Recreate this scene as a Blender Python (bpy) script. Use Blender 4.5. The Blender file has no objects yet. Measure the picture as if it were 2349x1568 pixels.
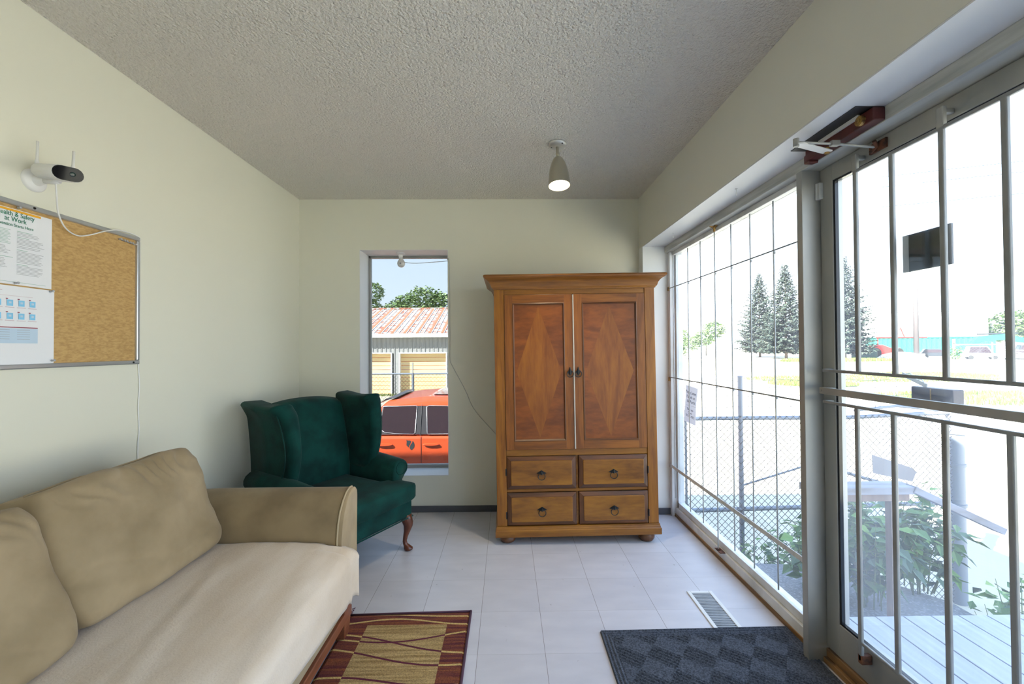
import bpy, bmesh, math, random
from math import sin, cos, pi, radians, sqrt
from mathutils import Vector, Matrix, noise
random.seed(7)
S = bpy.context.scene
COL = S.collection

# ------------------------------------------------------------------ camera, sky, sun, exposure
yaw, pit, rho = .013, .0135, .006
f = Vector((sin(yaw)*cos(pit), cos(yaw)*cos(pit), sin(pit)))
r = f.cross(Vector((0, 0, 1))).normalized(); u = r.cross(f)
R = cos(rho)*r - sin(rho)*u; U = sin(rho)*r + cos(rho)*u
cam = bpy.data.cameras.new('camera'); cam.sensor_width = 36; cam.lens = 36*965/2349; cam.clip_start = .02; cam.clip_end = 600
co = bpy.data.objects.new('camera', cam); COL.objects.link(co)
M = Matrix((R, U, -f)).transposed().to_4x4(); M.translation = Vector((0, 0, 1.366)); co.matrix_world = M
S.camera = co

SKY, SUN, EXPO = 2.9, 34.0, 0.54
W = bpy.data.worlds.new('sky'); S.world = W; W.use_nodes = True
nt = W.node_tree; nt.nodes.clear()
o_ = nt.nodes.new('ShaderNodeOutputWorld'); bg = nt.nodes.new('ShaderNodeBackground'); tc = nt.nodes.new('ShaderNodeTexCoord')
sx = nt.nodes.new('ShaderNodeSeparateXYZ'); cr = nt.nodes.new('ShaderNodeValToRGB')
nt.links.new(tc.outputs['Generated'], sx.inputs[0]); nt.links.new(sx.outputs['Z'], cr.inputs[0])
cr.color_ramp.elements[0].position = 0.0; cr.color_ramp.elements[0].color = (.84, .92, 1.0, 1)
cr.color_ramp.elements[1].position = 0.75; cr.color_ramp.elements[1].color = (.42, .63, 1.0, 1)
nt.links.new(cr.outputs[0], bg.inputs[0]); bg.inputs[1].default_value = SKY; nt.links.new(bg.outputs[0], o_.inputs[0])
sl = bpy.data.lights.new('sun', 'SUN'); sl.energy = SUN; sl.angle = .012; sl.color = (1, .95, .86)
so = bpy.data.objects.new('sun', sl); COL.objects.link(so)
so.rotation_euler = Vector((4.3, 3.05, -4.23)).to_track_quat('-Z', 'Y').to_euler(); so.location = (-8, -6, 9)
S.view_settings.view_transform = 'Standard'; S.view_settings.look = 'None'; S.view_settings.gamma = 1
S.view_settings.use_curve_mapping = False; S.view_settings.exposure = EXPO
S.cycles.max_bounces = 10; S.cycles.diffuse_bounces = 6; S.cycles.transparent_max_bounces = 24
S.cycles.sample_clamp_indirect = 6; S.cycles.use_denoising = True

# ------------------------------------------------------------------ materials
def mat(name, col, rough=.6, metal=0, spec=.5, bump=None, vary=None, coat=0, sheen=0, emis=None):
    m = bpy.data.materials.new(name); m.use_nodes = True
    t = m.node_tree; b = t.nodes['Principled BSDF']; N = t.nodes.new; L = t.links.new
    b.inputs['Base Color'].default_value = (*col, 1); b.inputs['Roughness'].default_value = rough
    b.inputs['Metallic'].default_value = metal; b.inputs['Specular IOR Level'].default_value = spec
    b.inputs['Coat Weight'].default_value = coat; b.inputs['Sheen Weight'].default_value = sheen
    tc = N('ShaderNodeTexCoord')
    if vary:   # (scale, colour2, (sx,sy,sz), detail, lo, hi)
        sc, c2, st, det, lo, hi = vary
        mp = N('ShaderNodeMapping'); mp.inputs['Scale'].default_value = st; L(tc.outputs['Object'], mp.inputs[0])
        n = N('ShaderNodeTexNoise'); n.inputs['Scale'].default_value = sc; n.inputs['Detail'].default_value = det; L(mp.outputs[0], n.inputs[0])
        rp = N('ShaderNodeValToRGB'); rp.color_ramp.elements[0].position = lo; rp.color_ramp.elements[1].position = hi
        rp.color_ramp.elements[0].color = (*col, 1); rp.color_ramp.elements[1].color = (*c2, 1)
        L(n.outputs[0], rp.inputs[0]); L(rp.outputs[0], b.inputs['Base Color'])
    if bump:   # (scale, strength, distance, (sx,sy,sz))
        sc, stn, dist, st = bump
        mp = N('ShaderNodeMapping'); mp.inputs['Scale'].default_value = st; L(tc.outputs['Object'], mp.inputs[0])
        n = N('ShaderNodeTexNoise'); n.inputs['Scale'].default_value = sc; n.inputs['Detail'].default_value = 4; L(mp.outputs[0], n.inputs[0])
        bp = N('ShaderNodeBump'); bp.inputs['Strength'].default_value = stn; bp.inputs['Distance'].default_value = dist
        L(n.outputs[0], bp.inputs['Height']); L(bp.outputs[0], b.inputs['Normal'])
    if emis:
        b.inputs['Emission Color'].default_value = (*emis[0], 1); b.inputs['Emission Strength'].default_value = emis[1]
    return m

def wood(name, c1, c2, grain, scale=14, rough=.38, stretch=.09, wave=True, coat=.10):
    """grain: 'X','Y','Z' the direction the fibres run"""
    m = bpy.data.materials.new(name); m.use_nodes = True
    t = m.node_tree; b = t.nodes['Principled BSDF']; N = t.nodes.new; L = t.links.new
    tc = N('ShaderNodeTexCoord'); mp = N('ShaderNodeMapping')
    mp.inputs['Scale'].default_value = tuple(stretch if a == grain else 1 for a in 'XYZ'); L(tc.outputs['Object'], mp.inputs[0])
    n1 = N('ShaderNodeTexNoise'); n1.inputs['Scale'].default_value = scale; n1.inputs['Detail'].default_value = 6; n1.inputs['Distortion'].default_value = 1.6; L(mp.outputs[0], n1.inputs[0])
    n2 = N('ShaderNodeTexNoise'); n2.inputs['Scale'].default_value = scale*9; n2.inputs['Detail'].default_value = 3; L(mp.outputs[0], n2.inputs[0])
    mx = N('ShaderNodeMix'); mx.data_type = 'FLOAT'; mx.inputs[0].default_value = .3; L(n1.outputs[0], mx.inputs[2]); L(n2.outputs[0], mx.inputs[3])
    rp = N('ShaderNodeValToRGB'); e = rp.color_ramp.elements; e[0].position = .36; e[1].position = .64; e[0].color = (*c2, 1); e[1].color = (*c1, 1)
    L(mx.outputs[0], rp.inputs[0]); L(rp.outputs[0], b.inputs['Base Color'])
    bp = N('ShaderNodeBump'); bp.inputs['Strength'].default_value = .12; bp.inputs['Distance'].default_value = .002; L(n2.outputs[0], bp.inputs['Height']); L(bp.outputs[0], b.inputs['Normal'])
    b.inputs['Roughness'].default_value = rough; b.inputs['Coat Weight'].default_value = coat; b.inputs['Coat Roughness'].default_value = .25
    return m

def glass(name, tint, haze=.0, haze_col=(.8, .85, .9), refl=1.0):
    m = bpy.data.materials.new(name); m.use_nodes = True
    t = m.node_tree; t.nodes.clear(); N = t.nodes.new; L = t.links.new
    o = N('ShaderNodeOutputMaterial'); tr = N('ShaderNodeBsdfTransparent'); tr.inputs[0].default_value = (*tint, 1)
    gl = N('ShaderNodeBsdfGlossy'); gl.inputs['Roughness'].default_value = .02
    fr = N('ShaderNodeLayerWeight'); fr.inputs[0].default_value = .5
    pw = N('ShaderNodeMath'); pw.operation = 'POWER'; pw.inputs[1].default_value = 5; L(fr.outputs['Facing'], pw.inputs[0])
    ml = N('ShaderNodeMath'); ml.operation = 'MULTIPLY_ADD'; ml.inputs[1].default_value = .9*refl; ml.inputs[2].default_value = .04*refl; L(pw.outputs[0], ml.inputs[0])
    mx = N('ShaderNodeMixShader'); L(ml.outputs[0], mx.inputs[0]); L(tr.outputs[0], mx.inputs[1]); L(gl.outputs[0], mx.inputs[2])
    out = mx
    if haze > 0:  # milky veil and haze reflection of the panes, painted as a patchy translucent layer
        tl = N('ShaderNodeBsdfTranslucent'); tl.inputs[0].default_value = (*haze_col, 1)
        tc = N('ShaderNodeTexCoord'); n = N('ShaderNodeTexNoise'); n.inputs['Scale'].default_value = 2.2; n.inputs['Detail'].default_value = 5; L(tc.outputs['Object'], n.inputs[0])
        mr = N('ShaderNodeMapRange'); mr.inputs[1].default_value = .3; mr.inputs[2].default_value = .75; mr.inputs[3].default_value = haze*.45; mr.inputs[4].default_value = haze*1.6
        L(n.outputs[0], mr.inputs[0]); m2 = N('ShaderNodeMixShader'); L(mr.outputs[0], m2.inputs[0]); L(mx.outputs[0], m2.inputs[1]); L(tl.outputs[0], m2.inputs[2]); out = m2
    L(out.outputs[0], o.inputs[0])
    return m

WALL = (.76, .75, .64)
m_wall = mat('wall_paint', WALL, .55, bump=(60, .06, .002, (1, 1, 1)))
m_wallR = mat('bulkhead_paint', (.72, .71, .64), .6, bump=(60, .06, .002, (1, 1, 1)))
m_reveal = mat('reveal_paint', (.78, .80, .80), .5)
m_soff = mat('soffit_paint', (.74, .75, .77), .5)
m_white = mat('white_plastic', (.80, .80, .79), .35)
m_paper = mat('paper', (.82, .83, .86), .6)
m_notice = bpy.data.materials.new('backlit_paper'); m_notice.use_nodes = True
_t = m_notice.node_tree; _p = _t.nodes['Principled BSDF']; _p.inputs['Base Color'].default_value = (.80, .81, .86, 1); _p.inputs['Roughness'].default_value = .7
_tr = _t.nodes.new('ShaderNodeBsdfTranslucent'); _tr.inputs[0].default_value = (.62, .64, .74, 1); _mx = _t.nodes.new('ShaderNodeMixShader'); _mx.inputs[0].default_value = .30
_t.links.new(_p.outputs[0], _mx.inputs[1]); _t.links.new(_tr.outputs[0], _mx.inputs[2]); _t.links.new(_mx.outputs[0], _t.nodes['Material Output'].inputs[0])
m_black = mat('black_gloss', (.012, .013, .016), .12)
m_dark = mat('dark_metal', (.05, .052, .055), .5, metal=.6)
m_alu = mat('brushed_aluminium', (.42, .43, .42), .42, metal=.75, vary=(9, (.50, .49, .46), (1, 1, .2), 5, .35, .7))
m_alud = mat('dull_aluminium', (.34, .35, .34), .5, metal=.55, vary=(7, (.44, .43, .40), (1, 1, .3), 5, .35, .7))
m_alul = mat('pale_painted_metal', (.70, .72, .74), .4, vary=(8, (.50, .51, .50), (.5, 1, .5), 6, .45, .75))
m_bar = mat('painted_steel_bar', (.30, .31, .31), .45, metal=.3, vary=(20, (.20, .19, .17), (1, 1, .3), 4, .45, .8))
m_barw = mat('white_painted_bar', (.55, .57, .57), .5, vary=(25, (.34, .34, .33), (1, 1, .3), 4, .5, .8))
m_rust = mat('rusty_steel', (.16, .06, .03), .8, vary=(40, (.05, .025, .018), (1, 1, 1), 4, .4, .6))
m_brass = mat('rusty_brass', (.45, .27, .07), .5, metal=.4, vary=(60, (.15, .07, .03), (1, 1, 1), 4, .4, .65))
m_iron = mat('blackened_iron', (.035, .04, .045), .35, metal=.7)
m_trim = mat('weathered_header_paint', (.52, .53, .50), .6, vary=(3, (.34, .35, .33), (8, 1, 14), 6, .42, .72))
m_base = mat('grey_vinyl_baseboard', (.085, .09, .105), .5)
m_thr = wood('worn_threshold_wood', (.34, .18, .065), (.10, .06, .035), 'Y', 18, .6, .05, coat=0)
m_glassW = glass('window_glass', (.97, .985, .985), .028, refl=.8)
m_glassD = glass('door_glass', (.95, .97, .97), .05, (.75, .8, .9), .8)
m_glassB = glass('rear_window_glass', (.48, .50, .505), .0, refl=.6)

def ceiling_mat():
    m = bpy.data.materials.new('stipple_ceiling'); m.use_nodes = True
    t = m.node_tree; b = t.nodes['Principled BSDF']; N = t.nodes.new; L = t.links.new
    b.inputs['Roughness'].default_value = .9; b.inputs['Specular IOR Level'].default_value = .1
    tc = N('ShaderNodeTexCoord')
    n = N('ShaderNodeTexNoise'); n.inputs['Scale'].default_value = 78; n.inputs['Detail'].default_value = 3; n.inputs['Roughness'].default_value = .6; L(tc.outputs['Object'], n.inputs[0])
    v = N('ShaderNodeTexVoronoi'); v.inputs['Scale'].default_value = 85; L(tc.outputs['Object'], v.inputs[0])
    ad = N('ShaderNodeMath'); ad.operation = 'SUBTRACT'; L(n.outputs[0], ad.inputs[0]); ml = N('ShaderNodeMath'); ml.operation = 'MULTIPLY'; ml.inputs[1].default_value = .35; L(v.outputs['Distance'], ml.inputs[0]); L(ml.outputs[0], ad.inputs[1])
    bp = N('ShaderNodeBump'); bp.inputs['Strength'].default_value = 1.0; bp.inputs['Distance'].default_value = .020; L(ad.outputs[0], bp.inputs['Height']); L(bp.outputs[0], b.inputs['Normal'])
    b.inputs['Base Color'].default_value = (.82, .785, .715, 1)
    return m
m_ceil = ceiling_mat()

def tile_mat():
    m = bpy.data.materials.new('vinyl_tile'); m.use_nodes = True
    t = m.node_tree; b = t.nodes['Principled BSDF']; N = t.nodes.new; L = t.links.new
    tc = N('ShaderNodeTexCoord'); mp = N('ShaderNodeMapping'); mp.inputs['Location'].default_value = (-.165/.303, -2.50/.303, 0); mp.inputs['Scale'].default_value = (1/.303,)*3
    L(tc.outputs['Object'], mp.inputs[0]); sp = N('ShaderNodeSeparateXYZ'); L(mp.outputs[0], sp.inputs[0])
    def line(ch, w):
        fr = N('ShaderNodeMath'); fr.operation = 'FRACT'; L(sp.outputs[ch], fr.inputs[0])
        a = N('ShaderNodeMath'); a.operation = 'SUBTRACT'; L(fr.outputs[0], a.inputs[0]); a.inputs[1].default_value = .5
        c = N('ShaderNodeMath'); c.operation = 'ABSOLUTE'; L(a.outputs[0], c.inputs[0])
        g = N('ShaderNodeMath'); g.operation = 'GREATER_THAN'; g.inputs[1].default_value = .5 - w; L(c.outputs[0], g.inputs[0]); return g
    gx = line('X', .0032); gy = line('Y', .0022)
    gy2 = N('ShaderNodeMath'); gy2.operation = 'MULTIPLY'; gy2.inputs[1].default_value = .5; L(gy.outputs[0], gy2.inputs[0])
    mxl = N('ShaderNodeMath'); mxl.operation = 'MAXIMUM'; L(gx.outputs[0], mxl.inputs[0]); L(gy2.outputs[0], mxl.inputs[1])
    # per tile tone
    fx = N('ShaderNodeVectorMath'); fx.operation = 'FLOOR'; L(mp.outputs[0], fx.inputs[0]); wn = N('ShaderNodeTexWhiteNoise'); L(fx.outputs[0], wn.inputs[0])
    mp2 = N('ShaderNodeMapping'); mp2.inputs['Scale'].default_value = (1.5, 4, 1); L(tc.outputs['Object'], mp2.inputs[0])
    n = N('ShaderNodeTexNoise'); n.inputs['Scale'].default_value = 3.0; n.inputs['Detail'].default_value = 7; L(mp2.outputs[0], n.inputs[0])
    rp = N('ShaderNodeValToRGB'); rp.color_ramp.elements[0].position = .3; rp.color_ramp.elements[1].position = .72
    rp.color_ramp.elements[0].color = (.55, .55, .60, 1); rp.color_ramp.elements[1].color = (.62, .615, .66, 1); L(n.outputs[0], rp.inputs[0])
    m1 = N('ShaderNodeMix'); m1.data_type = 'RGBA'; m1.blend_type = 'MULTIPLY'; m1.inputs[0].default_value = 1
    rr = N('ShaderNodeMapRange'); rr.inputs[3].default_value = .93; rr.inputs[4].default_value = 1.0; L(wn.outputs[0], rr.inputs[0]); L(rp.outputs[0], m1.inputs[6]); L(rr.outputs[0], m1.inputs[7])
    # specks
    ns = N('ShaderNodeTexNoise'); ns.inputs['Scale'].default_value = 38; ns.inputs['Detail'].default_value = 2; L(tc.outputs['Object'], ns.inputs[0])
    gs = N('ShaderNodeMapRange'); gs.inputs[1].default_value = .73; gs.inputs[2].default_value = .78; gs.inputs[4].default_value = .45; L(ns.outputs[0], gs.inputs[0])
    mx0 = N('ShaderNodeMath'); mx0.operation = 'MAXIMUM'; L(mxl.outputs[0], mx0.inputs[0]); L(gs.outputs[0], mx0.inputs[1])
    m2 = N('ShaderNodeMix'); m2.data_type = 'RGBA'; L(mx0.outputs[0], m2.inputs[0]); L(m1.outputs[2], m2.inputs[6]); m2.inputs[7].default_value = (.16, .15, .15, 1)
    L(m2.outputs[2], b.inputs['Base Color']); b.inputs['Roughness'].default_value = .33
    n3 = N('ShaderNodeTexNoise'); n3.inputs['Scale'].default_value = 5; L(tc.outputs['Object'], n3.inputs[0])
    bp = N('ShaderNodeBump'); bp.inputs['Strength'].default_value = .15; bp.inputs['Distance'].default_value = .004; L(n3.outputs[0], bp.inputs['Height']); L(bp.outputs[0], b.inputs['Normal'])
    return m
m_floor = tile_mat()

# ------------------------------------------------------------------ mesh helpers
class MB:
    def __init__(s): s.v = []; s.f = []; s.m = []
    def add(s, vs, fs, m=0):
        o = len(s.v); s.v += [tuple(v) for v in vs]
        for q in fs: s.f.append([o+i for i in q]); s.m.append(m)
        return s
    def box(s, x0, x1, y0, y1, z0, z1, m=0):
        return s.add([(x, y, z) for z in (z0, z1) for y in (y0, y1) for x in (x0, x1)],
                     [(0, 2, 3, 1), (4, 5, 7, 6), (0, 1, 5, 4), (2, 6, 7, 3), (0, 4, 6, 2), (1, 3, 7, 5)], m)
    def loft(s, rings, m=0, cap=True, close=True):
        n = len(rings[0]); vs = [p for r in rings for p in r]; fs = []
        for i in range(len(rings)-1):
            for j in range(n if close else n-1):
                a = i*n+j; b = i*n+(j+1) % n; fs.append((a, b, b+n, a+n))
        if cap: fs.append(tuple(range(n-1, -1, -1))); fs.append(tuple((len(rings)-1)*n+j for j in range(n)))
        return s.add(vs, fs, m)
    def tube(s, pts, rad, seg=8, m=0, flat=1.0, closed=False):
        pts = [Vector(p) for p in pts]; rings = []; n = len(pts)
        rads = rad if isinstance(rad, (list, tuple)) else [rad]*n
        pu = None
        for i, p in enumerate(pts):
            if closed: d = pts[(i+1) % n]-pts[i-1]
            else: d = pts[min(i+1, n-1)]-pts[max(i-1, 0)]
            d.normalize()
            if pu is None: a = Vector((0, 0, 1)) if abs(d.z) < .9 else Vector((1, 0, 0)); pu = (a-d*a.dot(d)).normalized()
            else: pu = (pu-d*pu.dot(d)).normalized()
            w = d.cross(pu)
            rings.append([p+pu*cos(2*pi*k/seg)*rads[i]*flat+w*sin(2*pi*k/seg)*rads[i] for k in range(seg)])
        if closed: rings.append(rings[0]); return s.loft(rings, m, cap=False)
        return s.loft(rings, m)
    def lathe(s, prof, c=(0, 0, 0), seg=24, m=0, axis=None, cap=True):
        c = Vector(c); q = Vector((0, 0, 1)).rotation_difference(Vector(axis)) if axis is not None else None
        rings = []
        for rr, z in prof:
            ring = [Vector((rr*cos(2*pi*k/seg), rr*sin(2*pi*k/seg), z)) for k in range(seg)]
            if q: ring = [q @ p for p in ring]
            rings.append([c+p for p in ring])
        return s.loft(rings, m, cap)
    def prism(s, poly, axis, a0, a1, m=0):
        def P(p, a):
            return {'X': (a, p[0], p[1]), 'Y': (p[0], a, p[1]), 'Z': (p[0], p[1], a)}[axis]
        n = len(poly); vs = [P(p, a0) for p in poly]+[P(p, a1) for p in poly]
        fs = [(i, (i+1) % n, n+(i+1) % n, n+i) for i in range(n)]+[tuple(range(n-1, -1, -1)), tuple(range(n, 2*n))]
        return s.add(vs, fs, m)
    def bar(s, a, b, w, h=None, m=0):
        """square bar between two points"""
        h = h or w; a = Vector(a); b = Vector(b); d = (b-a).normalized()
        k = Vector((0, 0, 1)) if abs(d.z) < .9 else Vector((1, 0, 0)); e1 = d.cross(k).normalized(); e2 = e1.cross(d)
        rg = lambda p: [p+e1*w/2+e2*h/2, p-e1*w/2+e2*h/2, p-e1*w/2-e2*h/2, p+e1*w/2-e2*h/2]
        return s.loft([rg(a), rg(b)], m)
    def grid(s, fn, nu, nv, m=0, thick=None):
        vs = [fn(i/nu, j/nv) for j in range(nv+1) for i in range(nu+1)]
        fs = [(j*(nu+1)+i, j*(nu+1)+i+1, (j+1)*(nu+1)+i+1, (j+1)*(nu+1)+i) for j in range(nv) for i in range(nu)]
        return s.add(vs, fs, m)
    def build(s, name, mats, parent=None, smooth=False, bev=0, bseg=2, sub=0, solid=0, loc=None, rotz=None, auto=None, kind=None):
        me = bpy.data.meshes.new(name); me.from_pydata(s.v, [], s.f)
        mats = mats if isinstance(mats, (list, tuple)) else [mats]
        for mm in mats: me.materials.append(mm)
        for p, k in zip(me.polygons, s.m): p.material_index = k
        bm = bmesh.new(); bm.from_mesh(me); bmesh.ops.recalc_face_normals(bm, faces=bm.faces); bm.to_mesh(me); bm.free()
        o = bpy.data.objects.new(name, me); COL.objects.link(o)
        if parent is not None: o.parent = parent
        if loc is not None: o.location = loc
        if rotz is not None: o.rotation_euler = (0, 0, rotz)
        if solid: md = o.modifiers.new('s', 'SOLIDIFY'); md.thickness = solid; md.offset = 0
        if bev: md = o.modifiers.new('b', 'BEVEL'); md.width = bev; md.segments = bseg; md.limit_method = 'ANGLE'; md.angle_limit = radians(35)
        if sub: md = o.modifiers.new('d', 'SUBSURF'); md.levels = sub; md.render_levels = sub
        if smooth or sub:
            for p in me.polygons: p.use_smooth = True
        if auto:
            for p in me.polygons: p.use_smooth = True
            me.set_sharp_from_angle(angle=radians(auto))
        if kind: o['kind'] = kind
        return o
def empty(name, loc=(0, 0, 0), rotz=0):
    o = bpy.data.objects.new(name, None); COL.objects.link(o); o.location = loc; o.rotation_euler = (0, 0, rotz); o.empty_display_size = .1
    return o
def tag(o, label, cat, group=None, kind=None):
    o['label'] = label; o['category'] = cat
    if group: o['group'] = group
    if kind: o['kind'] = kind
    return o
def struct(o): o['kind'] = 'structure'; return o
def copy_tree(o, parent=None):
    c = o.copy(); COL.objects.link(c)
    if parent is not None: c.parent = parent
    for ch in list(o.children): copy_tree(ch, c)
    return c
def text(name, body, size, m, parent, origin, ex, ey, align='CENTER', spacing=1.0, ext=.0002, xscale=1.0):
    cu = bpy.data.curves.new(name, 'FONT'); cu.body = body; cu.size = size; cu.align_x = align; cu.extrude = ext; cu.space_line = spacing
    cu.materials.append(m); o = bpy.data.objects.new(name, cu); COL.objects.link(o)
    ex = Vector(ex); ey = Vector(ey); ez = ex.cross(ey); mt = Matrix((ex*xscale, ey, ez)).transposed().to_4x4(); mt.translation = Vector(origin)
    if parent is not None: o.parent = parent
    o.matrix_basis = mt
    me = bpy.data.meshes.new_from_object(o); me.name = name; par = o.parent; bpy.data.objects.remove(o)
    o = bpy.data.objects.new(name, me); COL.objects.link(o); o.parent = par; o.matrix_basis = mt
    return o

# ------------------------------------------------------------------ room shell
YB, ZC, XL, XR = 3.54, 2.62, -1.735, 1.125
YR = -2.8
struct(MB().box(-1.95, 1.46, YR-.2, YB+.31, -.12, 0).build('floor', m_floor))
struct(MB().box(-1.95, 1.5, YR-.2, YB+.31, ZC, ZC+.1).build('ceiling', m_ceil))
struct(MB().box(-9, 1.55, YR-.3, YB+.33, 2.98, 3.06).build('trim_1', mat('flat_roof_membrane', (.2, .2, .2), .9)))
struct(MB().box(-1.95, XL, YR-.2, YB+.31, -1.03, 2.98).build('wall_left', m_wall))
struct(MB().box(-1.95, 1.5, YR-.2, YR, -1.03, 2.98).build('wall_rear', m_wall))
struct(MB().box(-8.9, -1.951, YR-.2, YB+.27, -1.03, 2.98).build('wall_left_wing', m_wall))
b = MB(); o0, o1, oz0, oz1 = -1.231, -.489, .300, 2.195
for x0, x1, z0, z1 in ((-1.735, o0, -1.03, 2.98), (o1, 1.45, -1.03, 2.98), (o0, o1, -1.03, oz0), (o0, o1, oz1, 2.98)):
    b.box(x0, x1, YB, YB+.27, z0, z1)
struct(b.build('wall_back', m_wall))
# right side: bulkhead, pier, wall beyond the windows
b = MB(); b.box(XR, 1.45, YR, YB, 2.195, 2.98); struct(b.build('wall_right', m_wallR))
struct(MB().box(XR, 1.45, 3.44, YB, -.5, 2.195).build('wall_pier', m_reveal))
struct(MB().box(XR, 1.45, YR, -1.9, -.5, 2.195).build('wall_right_rear', m_wallR))
struct(MB().box(XR+.001, 1.40, -1.9, 3.4395, 2.1895, 2.1945).build('trim_2', m_soff))
b = MB(); b.box(1.305, 1.44, -1.9, 3.44, 2.137, 2.1894); struct(b.build('trim_3', m_trim, bev=.003))
b = MB(); b.box(XL, o0-.3, YB-.012, YB, 0, .052); b.box(o0-.3, XR, YB-.012, YB, 0, .052); struct(b.build('baseboard_back', m_base, bev=.003))
struct(MB().box(XR+.001, 1.345, 3.428, 3.44, 0, .052).build('baseboard_pier', m_base, bev=.003))
struct(MB().box(XL, XL+.012, -2.8, YB-.013, 0, .052).build('baseboard_left', m_base, bev=.003))
struct(MB().box(1.41, 1.455, YR, YB+.27, -1.03, -.121).build('wall_foundation', mat('concrete', (.35, .35, .34), .9, vary=(6, (.22, .22, .21), (1, 1, 1), 5, .35, .7))))

# rear wall window (window_1)
w1 = struct(empty('window_1', (-.86, YB+.2, oz0)))
def ch(b, name, m, par, **k):   # child whose geometry is written in world coordinates
    o = b.build(name, m, par, **k); o.matrix_parent_inverse = par.matrix_basis.inverted(); return o
REV = mat('window_reveal_paint', (.72, .73, .74), .5)
b = MB(); e = .004
b.box(o0, o0+e, YB+.001, YB+.262, oz0, oz1); b.box(o1-e, o1, YB+.001, YB+.262, oz0, oz1); b.box(o0, o1, YB+.001, YB+.262, oz1-e, oz1)
ch(b, 'window_reveal', REV, w1)
ch(MB().box(o0+e, o1-e, YB-.004, YB+.262, oz0, oz0+.006), 'window_sill', REV, w1, bev=.002)
b = MB(); y0, y1 = YB+.222, YB+.258; t = .020
b.box(o0+e, o0+e+t, y0, y1, oz0+.006, oz1-e); b.box(o1-e-t*.4, o1-e, y0, y1, oz0+.006, oz1-e)
b.box(o0+e, o1-e, y0, y1, oz1-e-t, oz1-e); b.box(o0+e, o1-e, y0, y1, oz0+.006, oz0+.034)
ch(b, 'window_frame', m_alud, w1, bev=.002)
ch(MB().box(o0+e+t, o1-e-t*.4, y0+.014, y0+.019, oz0+.034, oz1-e-t), 'window_pane', m_glassB, w1)

# storefront window (window_2)
w2 = struct(empty('window_2', (1.38, 2.6, 0)))
b = MB()
b.box(1.353, 1.42, 1.856, 3.395, 2.108, 2.137)
b.box(1.372, 1.42, 1.856, 3.395, .072, .115)
b.box(1.372, 1.42, 3.372, 3.40, .072, 2.13)
b.box(1.372, 1.42, 1.856, 1.868, .072, 2.13)
ch(b, 'window_frame', m_alul, w2, bev=.002)
ch(MB().box(1.330, 1.42, 3.396, 3.44, .0, 2.137), 'jamb', m_alul, w2, bev=.002)
ch(MB().box(1.358, 1.44, 1.856, 3.396, .006, .071), 'sill', m_alul, w2, bev=.003)
ch(MB().box(1.384, 1.389, 1.868, 3.372, .115, 2.108), 'window_pane', m_glassW, w2)
struct(MB().box(1.352, 1.3578, 1.856, 3.43, 0, .022).build('trim_4', m_thr))
# mullion posts
b = MB(); b.box(1.300, 1.44, 1.822, 1.856, 0, 2.136); struct(b.build('trim_5', m_alud, bev=.002))
struct(MB().box(1.300, 1.44, .83, .865, 0, 2.136).build('trim_6', m_alud, bev=.002))
# unseen storefront window, added behind the camera to light the room
w3 = struct(empty('window_added', (1.38, -.5, 0)))
b = MB(); b.box(1.358, 1.42, -1.9, .83, 0, .10); b.box(1.358, 1.42, -1.9, .83, 2.10, 2.137); b.box(1.358, 1.42, -1.9, -1.86, .10, 2.10); b.box(1.358, 1.42, .80, .83, .10, 2.10); b.box(1.358, 1.42, -.55, -.51, .10, 2.10)
ch(b, 'window_frame', m_alul, w3)  # frame of the added window
ch(MB().box(1.384, 1.389, -1.86, .80, .10, 2.10), 'window_pane', m_glassW, w3)  # pane of the added window

# ------------------------------------------------------------------ glazed entrance door (door_1)
d1 = struct(empty('door_1', (1.40, 1.82, .07)))
b = MB(); X0, X1 = 1.380, 1.425
b.box(X0, X1, 1.752, 1.8195, .069, 2.133); b.box(X0, X1, .868, .94, .069, 2.133)
b.box(X0, X1, .94, 1.752, 2.065, 2.133); b.box(X0, X1, .94, 1.752, .069, .205)
ch(b, 'door_frame', m_alud, d1, bev=.002)
b = MB(); b.box(X0+.004, X0+.018, 1.742, 1.752, .205, 2.065); b.box(X0+.004, X0+.018, .94, 1.742, 2.057, 2.065); b.box(X0+.004, X0+.018, .94, 1.742, .205, .213)
ch(b, 'glazing_gasket', m_black, d1)
ch(MB().box(1.402, 1.407, .94, 1.752, .205, 2.065), 'door_pane', m_glassD, d1)
XB = 1.345
for (y, zt, zb) in ((1.592, 2.052, 1.262), (1.440, 2.052, 1.262), (1.271, 2.052, 1.262), (1.106, 2.052, 1.262), (.955, 2.052, 1.262)):
    ch(MB().box(XB-.006, XB+.006, y-.008, y+.008, zb, 2.035), 'grille_bar', m_bar, d1, bev=.003)
for (y, zb) in ((1.602, .165), (1.449, .235), (1.278, .235), (1.108, .235), (.955, .165)):
    ch(MB().box(XB-.006, XB+.006, y-.008, y+.008, zb, 1.128), 'grille_bar', m_bar, d1, bev=.003)
for z, ya in ((2.035, 1.60), (1.262, 1.766), (1.130, 1.772), (.235, 1.61)):
    ch(MB().box(XB-.0055, XB+.0055, .93, ya, z-.006, z+.006), 'grille_rail', m_bar, d1, bev=.003)
for y in (1.592, 1.271, .955):
    ch(MB().box(XB, X0, y-.008, y+.008, 2.078, 2.094).box(XB-.007, XB+.007, y-.011, y+.011, 2.035, 2.10), 'grille_bracket', m_alud, d1, bev=.003)
for y in (1.602, .955):
    ch(MB().box(XB-.006, X0, y-.010, y+.010, .155, .19), 'grille_bracket', m_rust, d1, bev=.003)
for z in (1.262, 1.130):
    ch(MB().box(XB-.003, X0, 1.758, 1.774, z-.007, z+.007), 'grille_bracket', m_bar, d1, bev=.002)
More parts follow.
